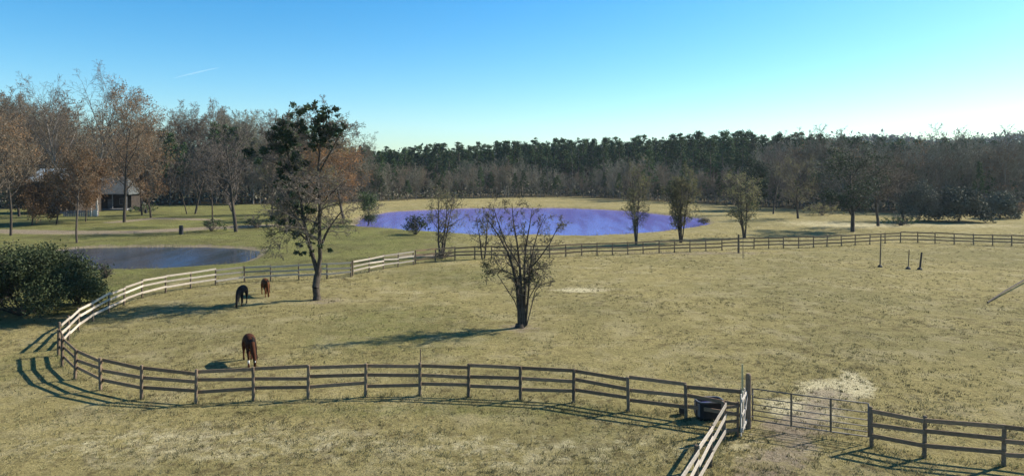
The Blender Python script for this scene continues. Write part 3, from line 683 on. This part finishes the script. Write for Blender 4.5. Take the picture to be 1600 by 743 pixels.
# ------------------------------------------------------------------ fences
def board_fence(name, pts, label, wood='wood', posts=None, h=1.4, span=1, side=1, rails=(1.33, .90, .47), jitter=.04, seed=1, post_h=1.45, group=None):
    rg = random.Random(seed); root = empty(name, (pts[0].x, pts[0].y, 0), 0, label=label, cat='fence', group=group); o0 = Vector((pts[0].x, pts[0].y, 0))
    n = len(pts); nor = []
    for i in range(n):
        d = (pts[min(i + 1, n - 1)] - pts[max(i - 1, 0)]); nor.append(Vector((d.y, -d.x, 0)).normalized() * side)
    for i, p in enumerate(pts):
        hh_ = post_h + rg.gauss(0, .03); m = MB(); q = p - o0; dx, dy = rg.gauss(0, .012), rg.gauss(0, .012)
        a = math.atan2(nor[i].y, nor[i].x); m.tube([q + Vector((0, 0, -.2)), q + Vector((dx, dy, hh_ * .5)), q + Vector((dx * 2, dy * 2, hh_ - .02)), q + Vector((dx * 2, dy * 2, hh_))], [.072, .068, .064, .045], 8)
        m.build('post', M['post'], root)
    for z in rails:
        i = 0
        while i < n - 1:
            j = min(i + span, n - 1)
            m = MB(); za, zb = z + rg.gauss(0, jitter), z + rg.gauss(0, jitter); zm = (za + zb) / 2 - abs(rg.gauss(0, .012))
            off = .07 + .016
            Pn = [pts[k] - o0 + nor[k] * off + Vector((0, 0, za + (zb - za) * (k - i) / (j - i))) for k in range(i, j + 1)]
            # board follows the posts and overlaps the joint by nothing: ends butt at the post centre
            e = (Pn[-1] - Pn[0]).normalized() * .004; Pn[0] = Pn[0] + e; Pn[-1] = Pn[-1] - e
            for a_, b_ in zip(Pn[:-1], Pn[1:]): m.beam(a_, b_, .03, .145)
            m.build('rail', M[wood], root); i = j
    return root
RT = rail_at
A = [RT(x, y) for x, y in [(1158, 610.5), (1072, 600), (982, 589), (896, 577), (813, 573), (732, 570), (656, 568), (571, 569), (481, 572), (396, 574.5), (306, 578), (221, 572.5), (157, 560.5), (117, 546), (97, 529), (91, 514)]]
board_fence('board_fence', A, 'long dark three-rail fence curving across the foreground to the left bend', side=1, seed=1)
B = [RT(x, y) for x, y in [(93, 506), (107, 494), (123, 481), (145, 468.5), (170, 457), (194, 447), (222, 437), (259, 430), (298, 424), (337, 419.5), (382, 415.5), (423, 414), (467, 412.5), (511, 411), (548, 408.5)]]
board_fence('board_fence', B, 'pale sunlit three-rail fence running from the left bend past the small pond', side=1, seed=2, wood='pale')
Cc = [RT(x, y) for x, y in [(551, 407), (577, 402), (599, 398), (622, 395), (646, 392)]]
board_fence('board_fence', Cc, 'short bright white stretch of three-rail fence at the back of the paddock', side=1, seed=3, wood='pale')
Dd = [RT(x, y) for x, y in [(649, 391), (680, 388), (711, 386), (742, 384.5), (768, 384), (799, 384), (830, 383.5), (859, 383), (884, 381.5), (909, 380), (933, 379.3), (957, 379), (981, 378.3), (1005, 377.5), (1030, 376.5), (1054, 375.7), (1078, 375), (1103, 374),
     (1128, 373), (1154, 371.5), (1178, 370.8), (1201, 370.5), (1224, 370.2), (1248, 370), (1271, 369), (1292, 368), (1315, 367), (1336, 366), (1359, 365), (1383, 363.5), (1407, 362.6), (1434, 362.8), (1461, 363.6), (1491, 364.7), (1521, 365.5), (1551, 366.4), (1581, 367), (1612, 368)]]
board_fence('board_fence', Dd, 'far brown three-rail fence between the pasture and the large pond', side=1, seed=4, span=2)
E = [RT(x, y) for x, y in [(1131, 627), (1110, 663), (1088, 699), (1058, 745), (1015, 815)]]
board_fence('board_fence', E, 'three-rail fence in sunlit board colour running towards the viewer from the gate', side=-1, seed=5, wood='pale')
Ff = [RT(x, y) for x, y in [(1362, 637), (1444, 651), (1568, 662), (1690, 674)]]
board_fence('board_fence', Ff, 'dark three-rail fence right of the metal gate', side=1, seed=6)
# boards closing the corner beside the gate
M['gatewhite'] = mat('worn_whitewash', (.40, .37, .33), .85, .25, 7)
def corner():
    a, b_ = at(1133, 686), at(1156, 684); root = empty('corner_rack', a, 0, label='short slatted wooden panel closing the corner beside the gate post', cat='fence panel')
    d = b_ - a
    for z in (.28, .62, .9, 1.15):
        m = MB(); m.beam(Vector((.06, .09, z)), d + Vector((-.03, .09, z)), .03, .1); m.build('slat', M['post'], root)
    for q in (.05, .95):
        m = MB(); m.box(d * q + Vector((0, .14, .65)), (.08, .06, 1.3)); m.build('post', M['post'], root)
    c, e = at(1158, 684), at(1166, 667); root = empty('wicket_gate', c, 0, label='narrow whitewashed slatted gate standing against the tall gate post', cat='gate'); d = e - c
    for k in range(4):
        f = .02 + .96 * k / 3; m = MB(); m.beam(d * f + Vector((0, 0, .12)), d * f + Vector((0, 0, 1.62)), .1, .035)
        a_ = math.atan2(d.y, d.x); mm = MB(); mm.box(d * f + Vector((0, 0, .85)), (.11, .03, 1.55), a_); mm.build('picket', M['gatewhite'], root)
    for z in (.3, .85, 1.4):
        m = MB(); m.beam(d * .0 + Vector((.03, -.02, z)), d * 1. + Vector((.03, -.02, z)), .03, .11); m.build('crossbar', M['gatewhite'], root)
    m = MB(); m.beam(Vector((.055, -.035, .3)), d + Vector((.055, -.035, 1.4)), .02, .09); m.build('brace', M['gatewhite'], root)
corner()
def gatepost():
    p = at(1169, 668); root = empty('gate_post', p, 0, label='tall thick dark wooden post at the hinge of the metal gate', cat='post')
    m = MB(); m.tube([(0, 0, -.2), (0, 0, 1.0), (.01, 0, 2.05), (.01, 0, 2.1)], [.115, .105, .1, .07], 10); m.build('shaft', M['post'], root)
    for z in (.45, 1.3):
        m = MB(); m.tube([(.1, -.02, z), (.2, -.02, z)], .02, 6); m.build('hinge', M['metal'], root)
gatepost()
def gate():
    a, b_ = at(1176, 665), at(1357, 692); root = empty('metal_gate', a, 0, label='wide tubular metal field gate standing closed across the opening', cat='gate'); d = b_ - a
    zs = [.24, .42, .62, .85, 1.12, 1.45]
    for z in zs:
        m = MB(); m.tube([Vector((0, 0, z)), d * .5 + Vector((0, 0, z - .015)), d + Vector((0, 0, z))], .024 if z in (.24, 1.45) else .019, 8); m.build('rail', M['metal'], root, smooth=True)
    for f in (0, 1):
        m = MB(); m.tube([d * f + Vector((0, 0, .24)), d * f + Vector((0, 0, 1.45))], .028, 8); m.build('upright', M['metal'], root, smooth=True)
    for f in (.345, .685):
        m = MB(); m.box(d * f + Vector((0, -.03, .845)), (.07, .02, 1.26), math.atan2(d.y, d.x)); m.build('upright', M['post'], root)
    m = MB(); m.tube([d + Vector((0, 0, 1.05)), d + Vector((.07, -.02, .95)), d + Vector((.12, 0, 1.05))], .012, 6); m.build('chain', M['metal'], root)
gate()
def pole(name, px, base, top, r, label, mt='post', cat='pole', lean=0, foot=False):
    p = at(px, base); h_ = height_for(px, base, top); m = MB()
    m.tube([(0, 0, -.2), (lean * .5, 0, h_ * .5), (lean, 0, h_)], [r * 1.1, r, r * .9], 8)
    if foot:
        root = empty(name, p, 0, label=label, cat=cat); m.build('shaft', M[mt], root)
        f = MB(); f.tube([(0, 0, -.05), (0, 0, .1), (.02, 0, .2), (.02, 0, .26)], [.26, .22, .13, .03], 9); f.build('base', M['black'], root)
    else:
        o = m.build(name, M[mt]); o.location = p; tag(o, label=label, cat=cat)
M['yellowpole'] = mat('faded_yellow_paint', (.42, .36, .2), .7, .15, 6)
pole('pole', 1160, 668, 568, .035, 'thin yellow pole standing beside the tall gate post', 'yellowpole')
pole('pole', 657, 616, 545, .028, 'thin dark pole rising above the middle of the foreground fence')
pole('stake', 1375, 417, 366, .06, 'tallest of the three dark stakes standing in the pasture near the far fence', cat='stake', lean=.1, foot=True)
pole('stake', 1419, 420, 390, .05, 'thin short stake left of the darkest stake in the far pasture', cat='stake', lean=.1, foot=True)
pole('stake', 1437, 421, 394, .085, 'thick dark leaning stake, rightmost of the three in the far pasture', 'black', cat='stake', lean=.2, foot=True)
pole('post', 1154, 395, 366, .12, 'thick dark post set into the far brown fence', 'post', cat='post')
pole('post', 1161, 404, 372, .035, 'thin stake in the grass in front of the far brown fence', 'post', cat='stake')
pole('post', 283, 366, 352, .32, 'black stump standing on the lawn beyond the small pond', 'black', cat='stump')
pole('post', 228, 333, 327, .3, 'short dark stump on the lawn right of the house', 'black', cat='stump')
# fallen pole at the right
a, b_ = at(1543, 474), at(1612, 438); m = MB(); d = b_ - a
m.tube([Vector((0, 0, .1)), d * .35 + Vector((0, 0, .28)), d * .37 + Vector((0, 0, .29)), d + Vector((0, 0, .42))], [.05, .06, .06, .08], 8)
o = m.build('fallen_pole', M['bark']); o.location = a; tag(o, label='long dark pole lying on the pasture at the right border', cat='pole')
# log pile and lone log
o = MB(); pp = at(1045, 660)
# trough
def trough():
    p = at(1108, 653); root = empty('water_trough', p, .12, label='black stock trough with grey rim just behind the foreground fence near the gate', cat='trough')
    m = MB(); W_, D_, Hh = 1.05, .62, .72
    def ring(w_, d_, z, n=24):
        out_ = []
        for k in range(n):
            a_ = 2 * math.pi * k / n; cx, sx = math.cos(a_), math.sin(a_)
            out_.append((math.copysign(abs(cx) ** .5, cx) * w_ / 2, math.copysign(abs(sx) ** .5, sx) * d_ / 2, z))
        return out_
    rings = [ring(W_ * .9, D_ * .88, 0), ring(W_, D_, .1), ring(W_, D_, Hh), ring(W_ * .93, D_ * .9, Hh), ring(W_ * .9, D_ * .85, .2)]
    b0 = []
    for r_ in rings: b0.append(len(m.v)); m.v += r_
    for i in range(4):
        for k in range(24): k2 = (k + 1) % 24; m.f.append((b0[i] + k, b0[i] + k2, b0[i + 1] + k2, b0[i + 1] + k))
    m.f.append(tuple(b0[0] + k for k in range(24))); m.f.append(tuple(b0[4] + k for k in range(24)))
    m.build('tank', M['black'], root)
    m = MB(); pts = ring(W_ * 1.01, D_ * 1.01, Hh + .02); m.tube(pts + [pts[0]], .035, 6, False); m.build('rim', M['grey'], root)
    m = MB(); m.box((-.5, 0, .42), (.04, .5, .5)); m.build('end_plate', M['grey'], root)
    m = MB(); pts = ring(W_ * .92, D_ * .87, Hh - .12); m.poly(pts, [tuple(range(24))]); m.build('water', wm, root)
    p = at(1067, 647); root = empty('feed_bucket', p, 0, label='small black bucket with white lid at the foot of a fence post', cat='bucket')
    m = MB(); m.tube([(0, 0, 0), (0, 0, .02), (0, 0, .3)], [.13, .14, .17], 16); m.build('bucket_body', M['black'], root)
    m = MB(); m.tube([(0, 0, .3), (0, 0, .33), (0, 0, .37)], [.185, .185, .1], 16); m.build('lid', M['white'], root)
    m = MB(); m.tube([(-.17, 0, .28), (-.15, -.08, .4), (0, -.12, .46), (.15, -.08, .4), (.17, 0, .28)], .008, 5); m.build('handle', M['metal'], root)
trough()

# ------------------------------------------------------------------ horses
def skin(name, verts, edges, rad, mt, parent, sub=2, root=0):
    me_ = bpy.data.meshes.new(name + '_cage'); me_.from_pydata(verts, edges, []); me_.update()
    o = bpy.data.objects.new(name, me_); C.objects.link(o)
    s_ = o.modifiers.new('s', 'SKIN'); s_.use_smooth_shade = True; s_.branch_smoothing = .3
    for i, r_ in enumerate(rad):
        me_.skin_vertices[0].data[i].radius = r_ if hasattr(r_, '__len__') else (r_, r_)
        me_.skin_vertices[0].data[i].use_root = i == root
    s2 = o.modifiers.new('u', 'SUBSURF'); s2.levels = sub; s2.render_levels = sub
    dg = bpy.context.evaluated_depsgraph_get(); new = bpy.data.meshes.new_from_object(o.evaluated_get(dg))
    bpy.data.objects.remove(o); new.name = name; new.materials.clear(); new.materials.append(mt)
    new.polygons.foreach_set('use_smooth', [True] * len(new.polygons))
    return link(name, new, parent)
def horse(px, base, rz, coat, manem, label, s_=1., sock=None, headside=.0):
    "faces +X before rotation, grazing"
    root = empty('horse', at(px, base), rz, label=label, cat='horse'); root.scale = (s_,) * 3
    V, E_, Rr = [], [], []
    def chain(start, pts):
        prev = start
        for x, y, z, r_ in pts:
            V.append((x, y, z)); Rr.append(r_)
            if prev is not None: E_.append((prev, len(V) - 1))
            prev = len(V) - 1
        return prev
    # spine rump -> withers
    chain(None, [(0, 0, 1.12, (.30, .31)), (-.38, 0, 1.16, (.29, .29)), (-.66, 0, 1.15, (.25, .26)), (-.84, 0, 1.10, (.14, .16))])
    chain(0, [(.36, 0, 1.12, (.28, .32)), (.62, 0, 1.14, (.23, .30)), (.80, .0, 1.08, (.17, .24)), (.98, headside * .3, .90, (.12, .18)), (1.14, headside * .6, .68, (.10, .145)),
              (1.25, headside * .85, .50, (.09, .125)), (1.31, headside, .37, (.085, .12)), (1.29, headside, .24, (.065, .085)), (1.25, headside, .10, (.05, .06)), (1.235, headside, .05, (.045, .05))])
    wi, ru = 5, 2
    hock = -.92
    for sd_, st_ in ((1, .0), (-1, .12)):
        chain(5, [(.60, .17 * sd_, .84, (.11, .12)), (.60 + st_, .16 * sd_, .62, (.07, .08)), (.61 + st_ * 1.4, .16 * sd_, .44, (.055, .06)), (.60 + st_ * 1.5, .16 * sd_, .24, (.038, .04)), (.61 + st_ * 1.6, .16 * sd_, .12, (.042, .045)), (.65 + st_ * 1.6, .16 * sd_, .05, (.055, .06)), (.66 + st_ * 1.6, .16 * sd_, .0, (.062, .068))])
        k = .10 if sd_ > 0 else -.06
        chain(2, [(-.62, .17 * sd_, .88, (.15, .18)), (-.56 + k * .4, .18 * sd_, .70, (.095, .12)), (-.70 + k, .17 * sd_, .50, (.055, .07)), (-.72 + k, .17 * sd_, .26, (.04, .045)), (-.69 + k, .17 * sd_, .12, (.045, .048)), (-.65 + k, .17 * sd_, .05, (.056, .06)), (-.64 + k, .17 * sd_, .0, (.062, .068))])
    skin('body', V, E_, Rr, coat, root)
    for sd_ in (1, -1):
        m = MB(); m.tube([(1.20, headside + .06 * sd_, .52), (1.17, headside + .085 * sd_, .60), (1.17, headside + .095 * sd_, .67)], [.03, .032, .006], 6); m.build('ear', coat, root, smooth=True)
    # mane and tail
    n = 9; mn = MB(); rg = random.Random(3)
    for i in range(60):
        f = i / 59; x = .62 + .60 * f; z = 1.44 - .16 * f - .72 * f * f; y = headside * f * .9
        sdn = .12 + .04 * rg.random()
        mn.tube([(x, y, z), (x - .01, y + sdn * .7, z - .06), (x - .03 + rg.gauss(0, .01), y + sdn + .02, z - .2 - .06 * rg.random())], [.014, .014, .004], 4)
    mn.build('mane', manem, root)
    t_ = skin('tail', [(-.92, 0, 1.22), (-1.03, 0, 1.12), (-1.06, 0, .9), (-1.04, .01, .62), (-1.02, .02, .36)], [(0, 1), (1, 2), (2, 3), (3, 4)], [.05, .06, .075, .07, .02], manem, root, 2)
    if sock:
        m = MB(); m.tube([(.78, -.16, .10), (.775, -.16, .2), (.775, -.16, .34)], [.056, .049, .050], 10); m.build('white_sock', M['white'], root, smooth=True)
        m = MB(); m.tube([(1.385, headside, .42), (1.36, headside, .30), (1.32, headside, .18)], [.03, .028, .02], 6); m.build('white_blaze', M['white'], root, smooth=True)
    return root
bay = mat('bay_coat', (.05, .017, .007), .8, .3, 3, spec=.1); blk = mat('black_coat', (.010, .009, .009), .8, .2, 3, spec=.1)
ches = mat('chestnut_coat', (.11, .04, .013), .8, .3, 3, spec=.1)
horse(390, 566, R(-60), bay, blk, 'bay horse with a white sock grazing close behind the foreground fence', 1.02, sock=True, headside=.05)
horse(378, 476, R(-84), blk, blk, 'black horse grazing in the shade left of the forked tree', 1.0)
horse(415, 461, R(-60), ches, blk, 'small brown horse grazing right of the black horse, near the back fence', .93)

# ------------------------------------------------------------------ buildings
def lp(px, py, d):  # point at distance d
    return Vector(((px - 800) / F * d, d, H - (py - YH) / F * d))
M['roofgrey'] = mat('grey_shingle_roof', (.06, .065, .065), .9, .25, 1.5)
M['roofmetal'] = mat('pale_metal_roof', (.33, .38, .40), .5, .12, .8, spec=.5)
M['darkwall'] = mat('dark_timber_wall', (.045, .036, .03), .9, .3, 2)
M['greywall'] = mat('grey_board_wall', (.17, .17, .18), .9, .2, 2)
M['glass'] = mat('dark_glass', (.03, .035, .045), .1, .1, 2, spec=.6)
def house():
    d = 160.; k = d / F; root = empty('house', lp(178, 327, d) * 1, 0, label='low house with grey hipped roof and deep dark porch behind the rusty tree', cat='house')
    root.location.z = 0; root.rotation_euler[2] = .12
    W_, D_, ez, rz_ = 10.5, 9., 3.9, 7.9
    m = MB(); m.box((0, 1.2, 1.9), (9.4, 6, 3.8)); m.build('wall', M['darkwall'], root)
    m = MB(); e = .0
    P = [(-W_ / 2, -D_ / 2, ez), (W_ / 2, -D_ / 2, ez), (W_ / 2, D_ / 2, ez), (-W_ / 2, D_ / 2, ez), (-3.4, 0, rz_), (3.0, 0, rz_)]
    P2 = [(x, y, z - .22) for x, y, z in P[:4]]
    m.poly(P + P2, [(0, 1, 5, 4), (1, 2, 5), (2, 3, 4, 5), (3, 0, 4), (0, 6, 7, 1), (1, 7, 8, 2), (2, 8, 9, 3), (3, 9, 6, 0), (6, 9, 8, 7)])
    r_ = m.build('roof', M['roofgrey'], root)
    c = MB(); c.box((1.2, .8, 8.1), (.8, .8, 1.6)); c.build('chimney', M['darkwall'], r_)
    for x in (-4.6, -1.6, 1.5, 4.6):
        m = MB(); m.box((x, -D_ / 2 + .4, 1.83), (.18, .18, 3.66)); m.build('porch_post', M['white' if x < -4 else 'greywall'], root)
    m = MB(); m.box((0, -3.2, .2), (9.6, 2.6, .4)); m.build('porch_deck', M['greywall'], root)
    for x in (-2.8, 2.8):
        m = MB(); m.box((x, -1.83, 2.0), (1.5, .08, 1.5)); f = m.build('window', M['greywall'], root)
        m = MB(); m.box((x, -1.89, 2.0), (1.25, .04, 1.25)); m.build('pane', M['glass'], f)
    m = MB(); m.box((0, -1.83, 1.45), (1.1, .08, 2.1)); dd = m.build('door', M['greywall'], root)
    m = MB(); m.box((.4, -1.9, 1.4), (.08, .08, .1)); m.build('handle', M['metal'], dd)
house()
def barn():
    d = 150.; root = empty('barn', lp(102, 330, d), 0, label='long barn with pale metal roof half hidden by brown trees', cat='barn'); root.location.z = 0; root.rotation_euler[2] = -.05
    W_, D_, ez, rz_ = 11.5, 9, 7.0, 9.7
    m = MB(); x, y = W_ / 2 - .3, D_ / 2 - .3
    m.poly([(-x, -y, 0), (x, -y, 0), (x, y, 0), (-x, y, 0), (-x, -y, ez), (x, -y, ez), (x, y, ez), (-x, y, ez), (-x, 0, rz_ - .15), (x, 0, rz_ - .15)],
           [(0, 1, 5, 4), (2, 3, 7, 6), (1, 2, 6, 9, 5), (3, 0, 4, 8, 7)])
    m.build('wall', M['darkwall'], root)
    for s_, nm in ((-1, 'front'), (1, 'rear')):
        m = MB(); a_ = Vector((-W_ / 2, s_ * D_ / 2, ez)); 
        P = [(-W_ / 2, s_ * D_ / 2, ez - .1), (W_ / 2, s_ * D_ / 2, ez - .1), (W_ / 2, s_ * .02, rz_), (-W_ / 2, s_ * .02, rz_)]
        P += [(x_, y_, z_ + .08) for x_, y_, z_ in P]
        m.poly(P, [(0, 1, 2, 3), (4, 5, 6, 7), (0, 1, 5, 4), (1, 2, 6, 5), (2, 3, 7, 6), (3, 0, 4, 7)]); m.build('roof_slope', M['roofmetal'], root)
    m = MB(); m.box((1.5, -D_ / 2 + .24, 1.6), (3.2, .1, 3.2)); dd = m.build('door', M['greywall'], root)
    m = MB(); m.box((.2, -D_ / 2 + .15, 1.6), (.08, .08, .3)); m.build('handle', M['metal'], dd)
    for x_ in (-3.5, 4.4):
        m = MB(); m.box((x_, -D_ / 2 + .24, 2.6), (1.2, .1, 1.0)); f = m.build('window', M['greywall'], root)
        m = MB(); m.box((x_, -D_ / 2 + .17, 2.6), (1., .04, .8)); m.build('pane', M['glass'], f)
barn()
def arbor():
    p = at(147, 338); root = empty('garden_arbor', p, .2, label='white upright garden arbor in the sun between barn and house', cat='arbor')
    for x in (-.55, .55):
        m = MB(); m.box((x, 0, 1.7), (.14, .14, 3.4)); m.build('post', M['white'], root)
        for z in (.5, 1., 1.5):
            m = MB(); m.box((x, .25, z), (.08, .5, .12)); m.build('rung', M['white'], root)
    m = MB(); m.tube([(-.6, 0, 3.4), (-.4, 0, 3.9), (0, 0, 4.1), (.4, 0, 3.9), (.6, 0, 3.4)], .09, 6); m.build('arch', M['white'], root)
    m = MB(); m.box((0, .3, .7), (1.0, .06, 1.3)); m.build('lattice', M['white'], root)
    a_ = at(100, 338); root = empty('picket_fence', a_, 0, label='low grey picket fence in front of the barn', cat='fence'); b_ = at(141, 338) - a_
    for k in range(16):
        m = MB(); m.box(b_ * (k / 15) + Vector((0, 0, .65)), (.26, .04, 1.3)); m.build('picket', M['greywall'], root)
    for z in (.4, 1.0):
        m = MB(); m.box(b_ * .5 + Vector((0, .05, z)), (b_.length, .05, .1)); m.build('rail', M['greywall'], root)
arbor()

# ------------------------------------------------------------------ grass tufts
def tufts():
    r_ = np.random.default_rng(12); n = 42000
    d = 19 + 60 * r_.random(n) ** 1.6; px = r_.uniform(-60, 1680, n); X = (px - 800) / F * d
    keep = np.ones(n, bool)
    for p_ in PONDS: keep &= sdist(X, d, p_) > .5
    X, d = X[keep], d[keep]; n = len(X); cl = np.array([pnoise(Vector((x * .35, y * .35, 0))) for x, y in zip(X, d)])
    k2 = r_.random(n) < np.clip(.35 + cl * 1.4, .05, 1); X, d, cl = X[k2], d[k2], cl[k2]; n = len(X)
    nb = 5; X = np.repeat(X, nb) + r_.normal(0, .045, n * nb); Y = np.repeat(d, nb) + r_.normal(0, .045, n * nb); n *= nb
    h_ = r_.gamma(4, .014, n) + .02; a_ = r_.random(n) * 6.283; wd = .010 + .009 * r_.random(n); lx, ly = r_.normal(0, .05, n), r_.normal(0, .05, n)
    c, s_ = np.cos(a_) * wd, np.sin(a_) * wd
    V = np.stack([np.stack([X - c, Y - s_, np.full(n, -.01)], -1), np.stack([X + c, Y + s_, np.full(n, -.01)], -1), np.stack([X + lx, Y + ly, h_], -1)], 1).reshape(-1, 3)
    mi = r_.choice(3, n, p=[.6, .3, .1])
    me_ = mesh_np('grass', V, np.arange(n * 3).reshape(-1, 3), [mat('straw_grass', (.25, .225, .12), .9, .3, .4, transl=.3), mat('olive_grass', (.15, .145, .06), .9, .3, .4, transl=.3), mat('brown_grass', (.19, .15, .08), .9, .3, .4)], mi, nper=3)
    link('grass', me_, kind='stuff', label='short dry winter grass covering the pasture', cat='grass')
tufts()
def blades(name, X, Y, Z0, h_, wd, lean, mats, p, seed, label, cat):
    r_ = np.random.default_rng(seed); n = len(X); a_ = r_.random(n) * 6.283; lx, ly = r_.normal(0, 1, n) * lean * h_, r_.normal(0, 1, n) * lean * h_
    c, s_ = np.cos(a_) * wd, np.sin(a_) * wd
    V = np.stack([np.stack([X - c, Y - s_, Z0], -1), np.stack([X + c, Y + s_, Z0], -1), np.stack([X + lx, Y + ly, Z0 + h_], -1)], 1).reshape(-1, 3)
    link(name, mesh_np(name, V, np.arange(n * 3).reshape(-1, 3), mats, r_.choice(len(mats), n, p=p), nper=3), kind='stuff', label=label, cat=cat)
def clumps():
    r_ = np.random.default_rng(31); n = 26000; d = 20 + 85 * r_.random(n) ** 1.25; X = r_.uniform(-.82, .82, n) * d
    keep = sum((sdist(X, d, p_) < 1.5).astype(int) for p_ in PONDS) == 0
    cv = np.array([pnoise(Vector((x * .09, y * .09, 3))) + .5 * pnoise(Vector((x * .5, y * .5, 0))) for x, y in zip(X, d)])
    keep &= r_.random(n) < np.clip(.25 + .9 * cv + (X > 0) * .12, .03, 1); X, d = X[keep], d[keep]; n = len(X); nb = 12; rad = np.repeat(.05 + .16 * r_.random(n) ** 2, nb)
    X = np.repeat(X, nb) + r_.normal(0, 1, n * nb) * rad; Y = np.repeat(d, nb) + r_.normal(0, 1, n * nb) * rad; hh_ = np.repeat(.05 + .09 * r_.random(n), nb) * (.6 + .6 * r_.random(n * nb))
    blades('rank_grass', X, Y, np.full(n * nb, -.01), hh_, .014 + 0 * X, .5, [bpy.data.materials['straw_grass'], bpy.data.materials['olive_grass'], bpy.data.materials['brown_grass']], [.3, .35, .35], 32, 'coarser ungrazed grass clumps scattered over the pasture', 'grass')
clumps()
def weeds():
    r_ = np.random.default_rng(51); Xs, Ys = [], []
    for line in (A, B, Dd, Ff, E):
        for a_, b_ in zip(line[:-1], line[1:]):
            n = int((b_ - a_).length * 60 * max(.1, .5 + pnoise(Vector((a_.x * .2, a_.y * .2, 1)))))
            t_ = r_.random(n) ** 1; Xs.append(a_.x + (b_.x - a_.x) * t_ + r_.normal(0, .12, n)); Ys.append(a_.y + (b_.y - a_.y) * t_ + r_.normal(0, .12, n))
        for p_ in line: Xs.append(p_.x + r_.normal(0, .1, 40)); Ys.append(p_.y + r_.normal(0, .1, 40))
    X, Y = np.concatenate(Xs), np.concatenate(Ys); n = len(X)
    blades('fence_weeds', X, Y, np.full(n, -.01), .06 + .22 * r_.random(n) ** 2.5, .013 + 0 * X, .4, [bpy.data.materials['olive_grass'], bpy.data.materials['straw_grass'], M['greenleaf']], [.4, .35, .25], 52, 'uncut weeds along the foot of the board fences', 'weeds')
weeds()
def reeds():
    r_ = np.random.default_rng(41); Xs, Ys = [], []
    for poly in PONDS:
        P_ = np.array(poly)
        for i in range(len(P_)):
            a_, b_ = P_[i], P_[(i + 1) % len(P_)]; L_ = np.hypot(*(b_ - a_)); den = max(0, pnoise(Vector((a_[0] * .12, a_[1] * .12, 5))) + .25)
            n = int(L_ * 26 * den); t_ = r_.random(n)[:, None]; q = a_ + (b_ - a_) * t_ + r_.normal(0, .45, (n, 2)); Xs.append(q[:, 0]); Ys.append(q[:, 1])
    X, Y = np.concatenate(Xs), np.concatenate(Ys); n = len(X)
    blades('reeds', X, Y, np.full(n, -.35), .25 + .35 * r_.random(n) ** 2 + .15, .02 + 0 * X, .25, [bpy.data.materials['straw_grass'], bpy.data.materials['brown_grass'], bpy.data.materials['olive_grass']], [.4, .3, .3], 42, 'dry reeds and rank grass fringing the ponds', 'reeds')
reeds()

# ------------------------------------------------------------------ contrail
def contrail():
    D_ = 5200.; m = MB(); P = [lp(x, y, D_) for x, y in [(272, 122), (288, 118), (305, 114), (322, 110), (342, 106)]]
    m.tube(P, [1, 4, 7, 5, 1], 10)
    mt = bpy.data.materials.new('thin_cloud'); mt.use_nodes = True; t_ = mt.node_tree; N_ = t_.nodes
    tr = N_.new('ShaderNodeBsdfTransparent'); d_ = N_['Principled BSDF']; d_.inputs['Base Color'].default_value = (.9, .9, .9, 1); d_.inputs['Roughness'].default_value = 1
    mx_ = N_.new('ShaderNodeMixShader'); mx_.inputs[0].default_value = .05; tl = N_.new('ShaderNodeBsdfTranslucent'); tl.inputs[0].default_value = (.95, .95, .95, 1); ad = N_.new('ShaderNodeAddShader'); t_.links.new(tl.outputs[0], ad.inputs[0]); t_.links.new(d_.outputs[0], ad.inputs[1]); t_.links.new(tr.outputs[0], mx_.inputs[1]); t_.links.new(ad.outputs[0], mx_.inputs[2]); t_.links.new(mx_.outputs[0], N_['Material Output'].inputs[0])
    m.build('cloud', mt, smooth=True, kind='structure')
contrail()
# ------------------------------------------------------------------ haze
hb = MB(); hb.box((250, 800, 48), (3000, 1900, 102))
hm = bpy.data.materials.new('haze'); hm.use_nodes = True; t = hm.node_tree; t.nodes.clear()
o_ = t.nodes.new('ShaderNodeOutputMaterial'); pv = t.nodes.new('ShaderNodeVolumePrincipled')
pv.inputs['Color'].default_value = (.72, .85, 1, 1); pv.inputs['Density'].default_value = .0001; pv.inputs['Anisotropy'].default_value = .3
t.links.new(pv.outputs[0], o_.inputs['Volume'])
HZ = hb.build('haze', hm); tag(HZ, kind='stuff', label='faint bluish haze over the land', cat='haze')
